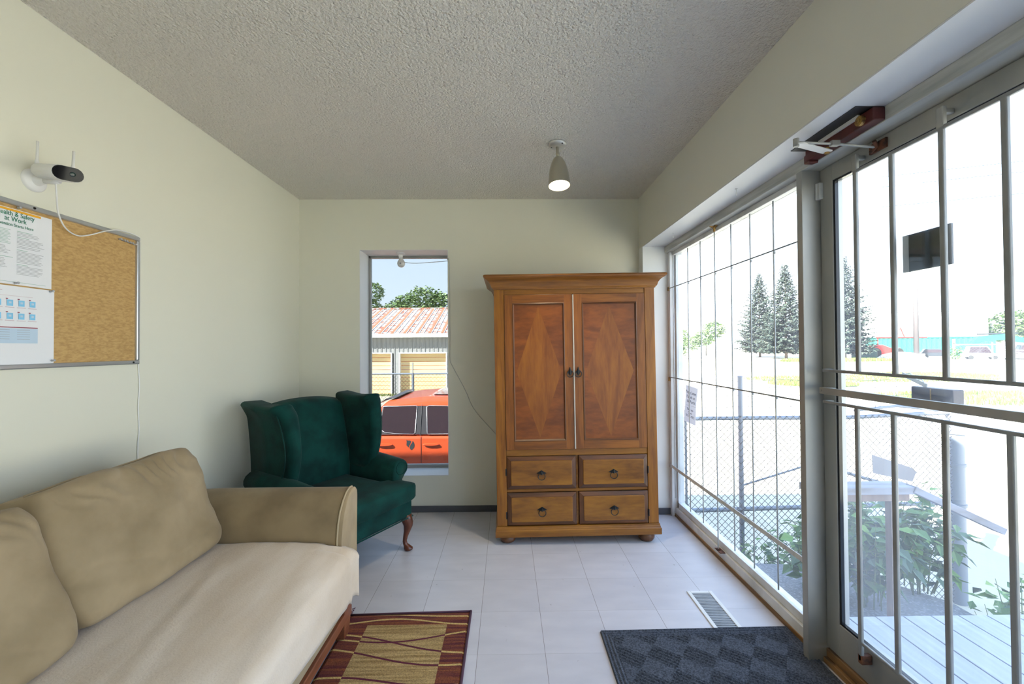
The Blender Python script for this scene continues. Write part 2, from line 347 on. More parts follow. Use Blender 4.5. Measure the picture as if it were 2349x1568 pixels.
b = MB(); b.box(1.322, 1.338, .93, 1.766, 1.165, 1.192); b.box(1.338, X0, 1.748, 1.766, 1.168, 1.19); b.lathe([(.005, 0), (.005, .003)], (1.322, 1.757, 1.179), 12, axis=(-1, 0, 0))
ch(b, 'push_bar', m_alud, d1, bev=.002)
for z in (2.04,):
    b = MB(); b.box(1.362, 1.3795, 1.800, 1.836, z-.035, z+.035); b.tube([(1.364, 1.818, z-.036), (1.364, 1.818, z+.036)], .006, 10)
    ch(b, 'hinge', m_alul, d1, bev=.002)
# threshold
struct(MB().box(1.362, 1.46, .865, 1.822, 0, .026).box(1.376, 1.46, .865, 1.822, .026, .062).build('trim_7', m_thr, bev=.004))

# door closer
dc = tag(empty('door_closer', (1.29, 1.57, 2.16)), 'rust-red door closer with folding white arm above the glazed door', 'door closer')
m_red = mat('oxide_red_paint', (.10, .018, .014), .45, vary=(14, (.05, .012, .012), (1, 1, 1), 4, .4, .7))
b = MB(); b.box(1.262, 1.3045, 1.415, 1.745, 2.140, 2.186); b.prism([(1.725, 2.128), (1.76, 2.134), (1.76, 2.168), (1.725, 2.18)], 'X', 1.266, 1.3045)
ch(b, 'closer_body', m_red, dc, bev=.004)
ch(MB().box(1.254, 1.2615, 1.47, 1.66, 2.174, 2.187), 'paint_streak', m_white, dc)
ch(MB().lathe([(.017, 0), (.017, .012), (.008, .012), (.008, .016)], (1.262, 1.462, 2.160), 20, axis=(-1, 0, 0)), 'end_cap', m_brass, dc)
b = MB(); b.prism([(1.245, 1.625), (1.265, 1.60), (1.11, 1.540), (1.085, 1.545), (1.09, 1.565)], 'Z', 2.118, 2.124)
ch(b, 'closer_arm', m_white, dc, bev=.001)
ch(MB().lathe([(.009, -.004), (.009, .018)], (1.252, 1.612, 2.118), 12), 'pivot', m_brass, dc)
b = MB(); b.tube([(1.095, 1.553, 2.128), (1.23, 1.545, 2.120), (1.375, 1.528, 2.098)], .005, 8); b.lathe([(.010, 0), (.010, .03)], (1.09, 1.553, 2.112), 12); b.box(1.215, 1.245, 1.537, 1.555, 2.112, 2.130)
ch(b, 'forearm', m_alud, dc, auto=40)
b = MB(); b.tube([(1.352, 1.515, 2.115), (1.370, 1.525, 2.10), (1.364, 1.545, 2.085)], .007, 8); b.box(1.372, 1.3795, 1.49, 1.56, 2.083, 2.118)
ch(b, 'shoe', m_rust, dc, auto=40)
ch(MB().box(1.205, 1.3045, 1.42, 1.75, 2.1865, 2.1893), 'dark_soffit_sheet', m_dark, dc)  # thin dark sheet drawn for a dark patch on the soffit

# cup hooks on the soffit
def hook(x, y, label):
    b = MB(); r0 = .011; c = Vector((x, y, 2.166)); pts = [(x, y, 2.189), (x, y, 2.180)]
    for k in range(0, 15): a = pi/2+k*2*pi/15; pts.append((x+r0*cos(a)*.6, y+r0*cos(a)*.8, c.z+r0*sin(a)+0))
    b.tube(pts, .0018, 6); b.lathe([(.006, 0), (.006, -.002)], (x, y, 2.1893), 12)
    tag(b.build('cup_hook', m_white, smooth=True), label, 'hook', 'cup hooks in the window soffit')
hook(1.207, 2.175, 'small white cup hook in the soffit, nearer the door'); hook(1.213, 3.026, 'small white cup hook in the soffit, nearer the far corner')

# ------------------------------------------------------------------ security grille over the storefront window
g = tag(empty('security_grille', (1.335, 2.6, .1)), 'thin pale steel burglar grille bolted across the storefront window', 'grille')
XG = 1.335
ys = [3.339, 3.287, 3.066, 2.866, 2.668, 2.471, 2.276, 2.075]
for i, y in enumerate(ys):
    zt, zb = (2.135, .075) if y == 2.668 else (2.090, .165)
    ch(MB().tube([(XG, y, zb), (XG, y, zt)], .0042, 6), 'grille_bar', m_barw, g, smooth=True)
ch(MB().tube([(XG-.006, 1.870, 1.841), (XG-.006, 3.42, 1.841)], .0038, 6), 'cross_rod', m_bar, g, smooth=True)
ch(MB().tube([(XG-.006, 1.870, 1.118), (XG-.006, 3.42, 1.118)], .0042, 6), 'cross_rod', m_bar, g, smooth=True)
ch(MB().box(XG-.010, XG-.006, 1.870, 3.42, .393, .417), 'cross_strap', m_barw, g)
for y in ys[2:]:
    for z in (1.841, 1.118):
        ch(MB().lathe([(.0055, 0), (.0065, .006), (.004, .014)], (XG+.004, y-.001, z-.016), 8), 'rod_clip', m_barw, g)
ch(MB().box(XG-.03, XG+.018, 2.664, 2.672, 2.1315, 2.1365).box(XG-.008, XG+.008, 2.640, 2.70, 2.131, 2.1365).lathe([(.006, 2.10), (.009, 2.132)], (XG, 2.668, 0), 10), 'mounting_bracket', m_brass, g)
ch(MB().box(XG-.008, XG+.026, 2.630, 2.70, .0715, .076).box(XG-.01, XG+.01, 2.660, 2.676, .076, .085), 'mounting_bracket', m_rust, g)
for z, mm in ((1.841, m_brass), (1.105, m_brass), (.405, m_barw)):
    ch(MB().box(1.322, 1.3295, 3.405, 3.430, z-.018, z+.012), 'wall_bracket', mm, g, bev=.001)

# ------------------------------------------------------------------ armoire
wp = wood('honey_stained_wood_upright', (.35, .135, .010), (.20, .066, .006), 'Z', 13)
wh = wood('honey_stained_wood_level', (.35, .140, .012), (.19, .066, .007), 'X', 13)
wd = wood('dark_glazed_moulding_level', (.17, .062, .018), (.06, .024, .012), 'X', 14)
wdz = wood('dark_glazed_moulding_and_gap_shade', (.17, .062, .018), (.06, .024, .012), 'Z', 14)
wc = wood('crotch_veneer_corner', (.26, .072, .007), (.14, .034, .004), 'X', 7, stretch=.35)
wdm = wood('veneer_diamond', (.31, .105, .009), (.19, .052, .006), 'Z', 9, stretch=.16)
wdr = wood('drawer_face_wood', (.34, .140, .013), (.16, .055, .006), 'X', 7, stretch=.22)
wcr = wood('cornice_wood', (.30, .120, .016), (.16, .058, .010), 'X', 13)
wft = wood('bun_foot_wood', (.20, .075, .025), (.09, .035, .014), 'X', 9)
AY = 2.95
ar = tag(empty('armoire', (.505, AY, 0)), 'tall honey-brown wooden armoire with two panelled doors over four drawers', 'armoire')
ROLL = .0105
xl, xr = -.070, 1.060; dp = .52
def ach(b, name, m, **k): return ch(b, name, m, ar, **k)
b = MB()   # carcass behind the face frame
b.box(xl+.012, xl+.032, AY+.03, AY+dp, .13, 1.79, 0); b.box(xr-.032, xr-.012, AY+.03, AY+dp, .13, 1.79, 0)
b.box(xl+.03, xr-.03, AY+dp-.02, AY+dp, .13, 1.79, 0); b.box(xl+.03, xr-.03, AY+.03, AY+dp, 1.76, 1.79, 0); b.box(xl+.03, xr-.03, AY+.03, AY+dp, .13, .15, 0); b.box(xl+.03, xr-.03, AY+.03, AY+dp, .62, .64, 0)
ach(b, 'carcass', wp)
b = MB()
b.box(xl, xl+.070, AY-.006, AY+.04, .125, 1.775, 0); b.box(xr-.070, xr, AY-.006, AY+.04, .125, 1.775, 0)
b.box(xl+.070, xr-.070, AY, AY+.03, 1.738, 1.79, 1); b.box(xl+.070, xr-.070, AY, AY+.03, .608, .652, 1)
b.box(xl+.070, xr-.070, AY+.004, AY+.03, .356, .376, 1); b.box(.487, .503, AY+.012, AY+.03, .125, .61, 1)
ach(b, 'face_frame', [wp, wh], bev=.003)
# base plinth
b = MB(); prof = [(0, .052), (.010, .052), (.013, .056), (.013, .096), (.010, .100), (.008, .102), (.008, .108), (.005, .114), (.004, .124), (0, .126)]
b.loft([[(xl-p[0], AY-.006-p[0]-.004, p[1]) for p in prof], [(xr+p[0], AY-.006-p[0]-.004, p[1]) for p in prof], [(xr+p[0], AY+dp, p[1]) for p in prof], [(xl-p[0], AY+dp, p[1]) for p in prof], [(xl-p[0], AY-.006-p[0]-.004, p[1]) for p in prof]], cap=False)
b.box(xl, xr, AY-.006, AY+dp, .06, .124)
ach(b, 'plinth', wh)
# cornice
prof = [(0, 1.772), (.006, 1.774), (.008, 1.782), (.014, 1.786), (.018, 1.795), (.022, 1.810), (.032, 1.826), (.046, 1.838), (.054, 1.842), (.060, 1.848), (.066, 1.852), (.070, 1.860), (.066, 1.868), (.055, 1.872), (0, 1.872)]
b = MB(); b.loft([[(xl-p[0], AY-.006-p[0], p[1]) for p in prof], [(xr+p[0], AY-.006-p[0], p[1]) for p in prof], [(xr+p[0], AY+dp, p[1]) for p in prof], [(xl-p[0], AY+dp, p[1]) for p in prof], [(xl-p[0], AY-.006-p[0], p[1]) for p in prof]], cap=False)
b.box(xl, xr, AY-.006, AY+dp, 1.775, 1.871)
ach(b, 'cornice', wcr, auto=50)
wfz = wood('door_frame_wood_upright', (.30, .100, .010), (.15, .045, .006), 'Z', 11)
wfx = wood('door_frame_wood_level', (.31, .105, .010), (.14, .042, .006), 'X', 11)
def pull(parent, x, y, z, tall):
    b = MB()
    if tall: b.prism([(x-.016, z-.004), (x, z-.026), (x+.016, z-.004), (x, z+.036)], 'Y', y-.004, y); b.tube([(x, y-.012, z+.034), (x, y-.014, z+.01), (x, y-.010, z-.018)], [.002, .005, .003], 8)
    else: b.prism([(x-.034, z-.002), (x, z-.012), (x+.034, z-.002), (x, z+.018)], 'Y', y-.004, y); b.tube([(x, y-.014, z+.012), (x, y-.014, z-.008)], [.003, .006], 8)
    rr = .023 if tall else .0245; zc = z-.012 if tall else z-.022
    b.tube([(x+rr*cos(a*2*pi/22), y-.013-.001*sin(a*2*pi/22), zc+rr*sin(a*2*pi/22)) for a in range(22)], .0026, 8, closed=True)
    o = b.build('ring_pull', m_iron, parent, auto=40); o.matrix_parent_inverse = (parent.parent.matrix_basis @ parent.matrix_basis).inverted() if parent.parent else parent.matrix_basis.inverted()
    return o
def door(x0, x1, z0, z1, px, gapm):
    b = MB(); y = AY-.012; st = .056
    b.box(x0, x0+st, y, AY-.001, z0, z1, 0); b.box(x1-st, x1, y, AY-.001, z0, z1, 0)
    b.box(x0+st, x1-st, y, AY-.001, z1-.058, z1, 1); b.box(x0+st, x1-st, y, AY-.001, z0, z0+.058, 1)
    b.box(x0-.0035, x1+.0035, AY-.0030, AY-.0008, z0-.0035, z1+.0035, 2)  # larger dark slab: edge glaze, plus the door gap's shade put into its colour
    d = ach(b, 'door', [wfz, wfx, wdz], bev=.003)
    a0, a1, c0, c1 = x0+st, x1-st, z0+.058, z1-.058; t = .013
    b = MB()   # sticking moulding around the panel, sloping inwards
    def fr(o, yy): return [(a0+o, yy, c0+o), (a1-o, yy, c0+o), (a1-o, yy, c1-o), (a0+o, yy, c1-o)]
    R1, R2, R3 = fr(0, y-.001), fr(.004, y-.003), fr(t, y+.008)
    for q in ((R1, R2), (R2, R3)):
        for i in range(4): b.add([q[0][i], q[0][(i+1) % 4], q[1][(i+1) % 4], q[1][i]], [(0, 1, 2, 3)], 0 if i % 2 == 0 else 1)
    o = b.build('panel_moulding', [wd, wdz], d)
    a0 += t; a1 -= t; c0 += t; c1 -= t; yy = y+.008; cx = (a0+a1)/2; cz = (c0+c1)/2
    b = MB(); pts = [(a0, yy, c0), (a1, yy, c0), (a1, yy, c1), (a0, yy, c1), (cx, yy, c0+.012), (a1-.012, yy, cz), (cx, yy, c1-.012), (a0+.012, yy, cz)]
    # corners kept as four veneer leaves round the diamond
    b.add(pts, [(0, 4, 7)], 0); b.add(pts, [(1, 5, 4)], 0); b.add(pts, [(2, 6, 5)], 0); b.add(pts, [(3, 7, 6)], 0)
    b.add(pts, [(0, 1, 4)], 0); b.add(pts, [(1, 2, 5)], 0); b.add(pts, [(2, 3, 6)], 0); b.add(pts, [(3, 0, 7)], 0)
    b.add(pts, [(4, 5, 6, 7)], 1)
    o = b.build('veneer_panel', [wc, wdm], d)
    o2 = pull(d, px, y, 1.190, True); o2.matrix_parent_inverse = Matrix.Identity(4)
    return d
door(.002, .4775, .654, 1.735, .455, 0); door(.4885, .986, .654, 1.735, .512, 0)
ach(MB().box(.4785, .4875, AY-.018, AY-.001, .656, 1.733), 'astragal_strip', mat('pale_worn_edge', (.50, .47, .42), .4), bev=.002)
def drawer(x0, x1, z0, z1, px):
    y = AY-.004; b = MB(); n = 1
    def fr(o, yy): return [(x0+o, yy, z0+o), (x1-o, yy, z0+o), (x1-o, yy, z1-o), (x0+o, yy, z1-o)]
    a, c, d_, e = fr(0, AY+.02), fr(0, y), fr(.004, y-.002), fr(.026, y-.010)
    for i in range(4):
        j = (i+1) % 4; mm = 1 if i % 2 == 0 else 2
        b.add([a[i], a[j], c[j], c[i]], [(0, 1, 2, 3)], mm); b.add([c[i], c[j], d_[j], d_[i]], [(0, 1, 2, 3)], mm); b.add([d_[i], d_[j], e[j], e[i]], [(0, 1, 2, 3)], mm)
    h = fr(.027, y-.006)
    rr = .008
    def rnd(o, yy):
        X0_, X1_, Z0_, Z1_ = x0+o, x1-o, z0+o, z1-o; P = []
        for cx, cz, s in ((X1_-rr, Z1_-rr, 0), (X0_+rr, Z1_-rr, 1), (X0_+rr, Z0_+rr, 2), (X1_-rr, Z0_+rr, 3)):
            for k in range(5): an = s*pi/2+k*pi/8; P.append((cx+rr*cos(an), yy, cz+rr*sin(an)))
        return P
    b.add(e, [(0, 1, 2, 3)], 1)
    b.loft([rnd(.028, y-.0105), rnd(.028, y-.0145), rnd(.031, y-.016)], 0)
    d = ach(b, 'drawer', [wdr, wd, wdz])
    o2 = pull(d, px, y-.016, (z0+z1)/2+.002, False); o2.matrix_parent_inverse = Matrix.Identity(4)
drawer(.003, .484, .380, .606, .243); drawer(.506, .986, .380, .606, .745)
drawer(.003, .484, .128, .354, .243); drawer(.506, .986, .128, .354, .745)
for x in (-.003, .991):
    for z in (.50, .20): ach(MB().box(x-.004, x+.003, AY-.011, AY-.005, z-.024, z+.024), 'hinge', m_iron, bev=.001)
# roll the case slightly, as it leans in the room, and rest it on its bun feet
ar.rotation_euler = (0, -ROLL, 0)
ar.location = (.505, AY, .004)
for x, yy in ((.000, AY+.045), (.985, AY+.045), (.000, AY+dp-.07), (.985, AY+dp-.07)):
    zt = .06+.004+(x-.505)*ROLL
    k = zt/.064
    b = MB().lathe([(.030, .0), (.046, .006*k), (.056, .020*k), (.057, .034*k), (.050, .050*k), (.040, zt)], (x, yy, 0), 28)
    o = b.build('bun_foot', wft, ar, smooth=True); o.matrix_parent_inverse = (Matrix.Translation((.505, AY, .004)) @ Matrix.Rotation(-ROLL, 4, 'Y')).inverted()

# ------------------------------------------------------------------ fabric materials
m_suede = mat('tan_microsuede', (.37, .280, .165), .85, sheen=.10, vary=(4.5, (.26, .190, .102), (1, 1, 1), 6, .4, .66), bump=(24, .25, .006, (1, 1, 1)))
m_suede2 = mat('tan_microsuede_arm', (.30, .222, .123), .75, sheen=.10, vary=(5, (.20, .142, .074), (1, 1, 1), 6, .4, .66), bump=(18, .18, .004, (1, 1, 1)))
m_piping = mat('tan_piping', (.40, .32, .20), .7)
m_throw = mat('cream_fleece', (.68, .59, .49), .95, sheen=.3, vary=(3.5, (.56, .45, .33), (2.2, .55, 1), 5, .42, .70), bump=(160, .5, .003, (1, 1, 1)))
m_velvet = mat('green_velvet', (.003, .048, .040), .75, spec=.15, sheen=.05, vary=(9, (.0015, .026, .022), (1, 1, 1), 6, .38, .66), bump=(110, .4, .002, (1, 1, 1)))
m_legw = wood('cherry_leg', (.16, .045, .020), (.07, .022, .012), 'Z', 20, .25)
m_sofaleg = wood('red_brown_sofa_wood', (.26, .085, .038), (.15, .045, .02), 'Y', 18, .4)

def cushion_mesh(cx, cy, cz, w, h, d, lean, wr=.01, seed=0, n=64, pinch=.0, sag=0.0):
    """plump loose cushion: w along Y, h up, d thick along X; lean = backward tilt"""
    b = MB(); pts = {}
    import itertools
    def warp(x, y, z):   # unit cube coords
        X = x; Y = y; Z = z
        ed = (1-abs(Y)**4.5)*(1-abs(Z)**4.5)
        th = .52+.48*max(ed, 0)**.5
        X2 = X*th
        rnd = 1-.055*(abs(Y)**6*abs(Z)**6)
        Yc = Y*(1-.06*abs(Z)**3)*rnd; Zc = Z*(1-.05*abs(Y)**2*(1 if Z > 0 else .3))*rnd
        q = Vector((X2*d/2, Yc*w/2, Zc*h/2))
        nn = noise.noise(Vector((Y*1.6+seed, Z*1.2, seed*3.1)))*wr*1.7 + noise.noise(Vector((Y*4.0+seed, Z*5, 5+seed)))*wr*.35
        fold = sin(Y*30+4*noise.noise(Vector((Y*2, Z*2, seed)))*3)*max(0, min(1, (Z-.45)*3))*max(0, 1-abs(Z)**8)*(1-abs(Y)**6)*wr*.85
        fold += wr*.5*math.exp(-((Z+.55+.25*Y+.12*sin(Y*4+seed))/.05)**2)*(1-abs(Y)**3)*-1 + wr*.35*math.exp(-((Z-.1-.5*Y)/.04)**2)*max(0, -Y)*-1
        q.x += (nn+fold)*(1 if X > 0 else .4)*(1 if abs(X) > .5 else .4)
        q.z += noise.noise(Vector((Y*2.2+seed*2, 1.7, X*.5)))*wr*1.2*max(0, Z) - sag*(1-Y*Y)*max(0, Z)
        q.x -= max(0, -Z)*(-.03)
        q.rotate(Matrix.Rotation(-lean, 3, 'Y'))
        return (cx+q.x, cy+q.y, cz+q.z)
    faces = []
    for ax in range(3):
        for sgn in (-1, 1):
            nu = n if ax != 1 else 8; 
            def fn(u_, v_, ax=ax, sgn=sgn):
                a = u_*2-1; c = v_*2-1
                p = [0, 0, 0]; p[ax] = sgn; o = [i for i in range(3) if i != ax]; p[o[0]] = a; p[o[1]] = c
                return warp(*p)
            ra = 8 if 0 in [i for i in range(3) if i != ax] else n
            o = [i for i in range(3) if i != ax]
            b.grid(fn, 8 if o[0] == 0 else n, n)
    return b, warp
def weld(o, d=.0008):
    bm = bmesh.new(); bm.from_mesh(o.data); bmesh.ops.remove_doubles(bm, verts=bm.verts, dist=d); bmesh.ops.recalc_face_normals(bm, faces=bm.faces)
    bm.to_mesh(o.data); bm.free()
    for p in o.data.polygons: p.use_smooth = True

# ------------------------------------------------------------------ sofa
sf = tag(empty('sofa', (-1.2, .9, 0)), 'long tan suede sofa with a flared arm against the left wall', 'sofa')
SY0, SY1 = -.32, 2.118
b = MB(); b.box(-1.70, -.762, SY0+.02, SY1-.01, .130, .33)
ch(b, 'seat_base', m_suede, sf, bev=.025, bseg=4)
b = MB(); b.box(-1.715, -1.60, SY0+.05, SY1-.02, .165, .76); ch(b, 'back_frame', m_suede, sf, bev=.035, bseg=5)
def armprof(side):   # (y offset outwards from seat, z)
    return [(0, .17), (0, .30), (.0, .50), (.012, .565), (.034, .615), (.070, .655), (.108, .680), (.150, .690), (.180, .686), (.198, .668), (.202, .640), (.199, .57), (.196, .40), (.194, .17)]
def arm(side):
    base = 1.915 if side > 0 else -.115
    b = MB(); rings = []
    for x in (-1.70, -1.69, -1.4, -1.1, -.80, -.775): rings.append([(x, base+side*p[0], p[1]-(.012 if x < -1.6 else 0)) for p in armprof(side)])
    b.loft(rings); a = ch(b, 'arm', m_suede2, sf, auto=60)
    b = MB(); rings = []
    for x, s in ((-.774, 1.0), (-.752, 1.0), (-.748, .985)):
        cy = .10; rings.append([(x, base+side*(cy+(p[0]-cy)*s), .43+(p[1]-.43)*s) for p in armprof(side)])
    b.loft(rings); p = b.build('arm_front_panel', m_suede, a, auto=50)
    pts = [(-.768, base+side*(q[0]+(-.002 if i < 4 else 0)), q[1]+.002) for i, q in enumerate(armprof(side)[1:])]
    b = MB().tube(pts, .0045, 8); b.build('piping', m_piping, a, smooth=True)
arm(1); arm(-1)
b = MB(); b.box(-1.58, -.725, -.105, 1.908, .30, .462); ch(b, 'seat_cushion', m_suede, sf, bev=.05, bseg=6)
b = MB(); b.box(-.80, -.757, SY0+.04, SY1-.05, .086, .130); b.box(-1.70, -.80, SY1-.09, SY1-.05, .086, .130); b.box(-1.70, -.80, SY0+.04, SY0+.08, .086, .130); ch(b, 'wooden_rail', m_sofaleg, sf, bev=.004)
for x, y in ((-.785, 2.02), (-.785, -.22), (-1.66, 2.02), (-1.66, -.22)):
    b = MB().loft([[(x+sx_*s, y+sy_*s2, z) for sx_, sy_ in ((-1, -1), (1, -1), (1, 1), (-1, 1))] for z, s, s2 in ((0, .018, .026), (.02, .022, .032), (.10, .026, .040), (.15, .026, .042))])
    ch(b, 'leg', m_sofaleg, sf, bev=.004)
# loose back cushions
for i, (cy, w, lab, sd, dx, dz, ln) in enumerate(((1.602, .655, 'tan back cushion of the sofa next to the flared far arm', 1.3, 0, 0, .30), (.955, .65, 'tan back cushion in the middle of the sofa, cut by the left photo edge', 4.1, .015, -.015, .33), (.305, .65, 'tan back cushion of the sofa nearest the camera side', 7.7, .01, 0, .30))):
    b, wf = cushion_mesh(-1.435+dx, cy, .705+dz, w, .47, .25, ln, wr=.012, seed=sd, sag=.012)
    o = b.build('back_cushion', m_suede, smooth=True); weld(o); tag(o, lab, 'cushion', 'loose back cushions of the tan sofa')
    pts = [Vector(wf(.12, -.93+k*1.86/30, 1.0))+Vector((0, 0, .002)) for k in range(31)]
    MB().tube(pts, .0045, 8).build('piping', m_piping, o, smooth=True)
# fleece throw over the seat
def throw(u_, v_):
    # u_ across depth from the back (0) to over the front edge (1), v_ along Y
    y = -.10+v_*2.01
    e = v_  # far end
    s = u_*(1.045+.03*sin(v_*7))
    ext = max(0, v_-.93)/.07
    if s < .80: x = -1.54+s; z = .497
    elif s < .90:
        a = (s-.80)/.10*pi/2; x = -.74+.052*sin(a); z = .497-.052*(1-cos(a))
    else: x = -.688+.003*sin(y*9); z = .445-(s-.90)
    fold = .010*noise.noise(Vector((x*2.2+3*y*.15, y*1.1, 0)))+.007*noise.noise(Vector((x*9+2*y, y*1.0, 3)))
    fold += .010*math.exp(-((x+1.02+.25*(y-1.2))/.035)**2)*max(0, min(1, (y-.7)*2))*max(0, min(1, (1.85-y)*4))
    if s < .80: z += fold+.004
    else: x += fold*.9+.010*sin(y*17+1.5)*(s-.8)*2*.5
    z -= .022*min(1, max(0, (x+.95)/.21))**2
    if v_ > .95:
        k = (v_-.95)/.05
        if s > .72: x += .012*sin(k*9)*k; y += .03*k*min(1, (s-.72)*6); z += .012*sin(k*12)*(1-k*.3)
        z -= 0 if s > .9 else .006*k
    return (x, y, z)
b = MB().grid(throw, 60, 150); o = b.build('fleece_throw', m_throw, smooth=True, solid=.007)
tag(o, 'cream fleece throw covering the seat of the tan sofa', 'throw')

# ------------------------------------------------------------------ green wing chair (local coordinates, then placed)
wc_ = tag(empty('wing_chair', (-1.135, 2.79, 0), radians(59.4)), 'dark green velvet wingback armchair in the far left corner', 'armchair')
def wch(b, name, m, par=None, **k): return b.build(name, m, par or wc_, **k)
b = MB(); b.box(-.335, .335, -.37, .36, .225, .345); wch(b, 'seat_frame', m_velvet, bev=.02, bseg=4)
b = MB().tube([(-.335, -.372, .228), (.335, -.372, .228)], .005, 6).tube([(.337, -.372, .228), (.337, .35, .228)], .005, 6).tube([(-.337, -.372, .228), (-.337, .35, .228)], .005, 6).tube([(-.335, -.372, .343), (.335, -.372, .343)], .004, 6); wch(b, 'piping', m_velvet, smooth=True)
# T-shaped seat cushion
poly = [(-.25, .20), (-.25, -.245), (-.345, -.245), (-.350, -.385), (-.30, -.402), (.30, -.402), (.350, -.385), (.345, -.245), (.25, -.245), (.25, .20)]
b = MB(); rings = []
for z, s in ((.345, .975), (.360, .998), (.43, 1.0), (.447, .985), (.457, .93), (.463, .80), (.466, .5), (.467, .1)): rings.append([(p[0]*s, -.1+(p[1]+.1)*s, z) for p in poly])
b.loft(rings); wch(b, 'seat_cushion', m_velvet, bev=.010, bseg=3, auto=50)
# inner back: curved panel, camel top
def backf(u_, v_):
    x = (u_*2-1)*.275*(1+.03*v_); top = 1.03-.035*abs(u_*2-1)**2.2
    z = .40+(top-.40)*v_
    y = .17+.115*v_+.02*sin(pi*v_)*(-1)-.03*(1-(u_*2-1)**2)*sin(pi*min(1, v_*1.05))
    if v_ > .94: y += .06*((v_-.94)/.06)**1.5
    return (x, y, z)
b = MB().grid(backf, 20, 26); 
def backr(u_, v_):
    x = (u_*2-1)*.275*(1+.03*v_); top = 1.03-.035*abs(u_*2-1)**2.2
    z = .24+(top-.24)*v_; return (x, .34+.045*v_-(.04*((v_-.94)/.06)**1.5 if v_ > .94 else 0), z)
b.grid(backr, 20, 26)
b.grid(lambda u_, v_: tuple(Vector(backf(u_, 1)).lerp(Vector(backr(u_, 1)), v_)), 20, 3)
for uu in (0, 1): b.grid(lambda u_, v_: tuple(Vector(backf(uu, v_)).lerp(Vector(backr(uu, v_)), u_)), 3, 26)
b.grid(lambda u_, v_: tuple(Vector(backf(u_, 0)).lerp(Vector(backr(u_, 0)), v_)), 20, 3)
o = wch(b, 'backrest', m_velvet, smooth=True); weld(o)
# wings: front edge profile, rolled outwards at the top
def wing(s):
    b = MB(); rings = []
    N = 22
    for i in range(N+1):
        v = i/N; z = .52+(1.02-.52)*v
        # depth of front edge: S curve, widest at upper third
        yf = -.005-.060*sin(pi*v**.85) - .025*v + .030*(max(0, v-.86)/.14)**2
        yb = .34
        out = .008+.035*v**2 + .03*max(0, v-.85)/.15
        xi = .268; xo = .335+out
        zz = z
        ring = []
        # rounded bulbous front roll + straight rear
        r_ = .052
        cxm = (xi+xo)/2
        ring.append((s*xi, yb, zz)); ring.append((s*xi, (yb+yf)/2+.03, zz))
        for k in range(9):
            a = pi*k/8
            ring.append((s*(cxm-(xo-xi)/2*cos(a)*1.08), yf+.045-.052*sin(a), zz+.012*sin(a)*(v-.5)))
        ring.append((s*xo, (yb+yf)/2+.03, zz)); ring.append((s*(xo-.008), yb+.02, zz))
        rings.append(ring)
    # close the top with a soft dome
    top = rings[-1]; c = Vector((0, 0, 0))
    for p in top: c += Vector(p)/len(top)
    for sc, dz in ((.985, .005), (.94, .012), (.86, .018), (.72, .023), (.4, .026), (.05, .027)):
        rings.append([tuple(Vector((c.x+(p[0]-c.x)*sc, c.y+(p[1]-c.y)*(sc*.15+.85 if sc > .5 else sc), p[2]+dz))) for p in top])
    # wavy top: higher at front and at the back
    rr = []
    for i, ring in enumerate(rings):
        k = max(0, i-N+6)/6
        rr.append([(p[0], p[1], p[2]+min(1, k)*(-.022*sin(pi*max(0, min(1, (p[1]+.06)/.40))))) for p in ring])
    b.loft(rr); o = wch(b, 'wing', m_velvet, smooth=True)
    pts = [(s*(.356+.035*(i/14)**2), .030-.060*sin(pi*(i/14)**.85)-.025*i/14, .56+.44*i/14) for i in range(15)]
    MB().tube(pts, .004, 6).build('piping', m_velvet, o, smooth=True)
wing(-1); wing(1)
# rolled arms
def carm(s):
    b = MB(); ys_ = [.30, .15, 0, -.12, -.20, -.245, -.258]
    rings = []
    for i, y in enumerate(ys_):
        zt = .615-.022*max(0, (-y))/.25; k = 1.0 if i < 5 else (.97 if i == 5 else .86)
        cxx, cz = .345, zt-.062; ring = [(s*.262, y, .30), (s*.262, y, .42), (s*.268, y, cz-.01)]
        for q in range(11):
            a = pi*1.02-q*(pi*1.35)/10; ring.append((s*(cxx+.070*k*cos(a)), y, cz+.062*k*sin(a)))
        ring += [(s*.352, y, cz-.075), (s*.347, y, .36), (s*.345, y, .30)]
        rings.append(ring)
    b.loft(rings); o = wch(b, 'arm', m_velvet, smooth=True)
    # scroll front seam
    pts = [(s*(.345+.050*cos(a*2*pi/14)), -.2595, .533+.044*sin(a*2*pi/14)) for a in range(15)]
    MB().tube(pts, .0035, 6).build('scroll_piping', m_velvet, o, smooth=True)
carm(-1); carm(1)
def outer(s):
    b = MB(); b.box(min(s*.300, s*.342), max(s*.300, s*.342), -.23, .345, .24, .54); wch(b, 'side_panel', m_velvet, bev=.012, bseg=3)
outer(-1); outer(1)
def cab(s):   # cabriole front leg
    b = MB(); rings = []
    for z, off, rx in ((.245, 0, .040), (.215, .004, .040), (.19, .012, .036), (.165, .016, .030), (.13, .010, .022), (.095, .001, .016), (.065, -.004, .0135), (.045, -.002, .015), (.03, .008, .021), (.018, .014, .027), (.008, .015, .026), (0, .012, .018)):
        cx_, cy_ = s*(.302+off*.7), -.335-off*.9
        rings.append([(cx_+rx*cos(k*pi/8), cy_+rx*1.05*sin(k*pi/8)-(rx*.25 if (z < .035 and sin(k*pi/8) < 0) else 0), z) for k in range(16)])
    b.loft(rings); wch(b, 'leg', m_legw, smooth=True)
cab(1); cab(-1)
for s in (-1, 1):
    b = MB().loft([[(s*.30+dx*k, y+dy*k, z) for dx, dy in ((-1, -1), (1, -1), (1, 1), (-1, 1))] for z, y, k in ((0, .36, .016), (.10, .335, .020), (.24, .32, .024))]); wch(b, 'leg', m_legw, bev=.004)

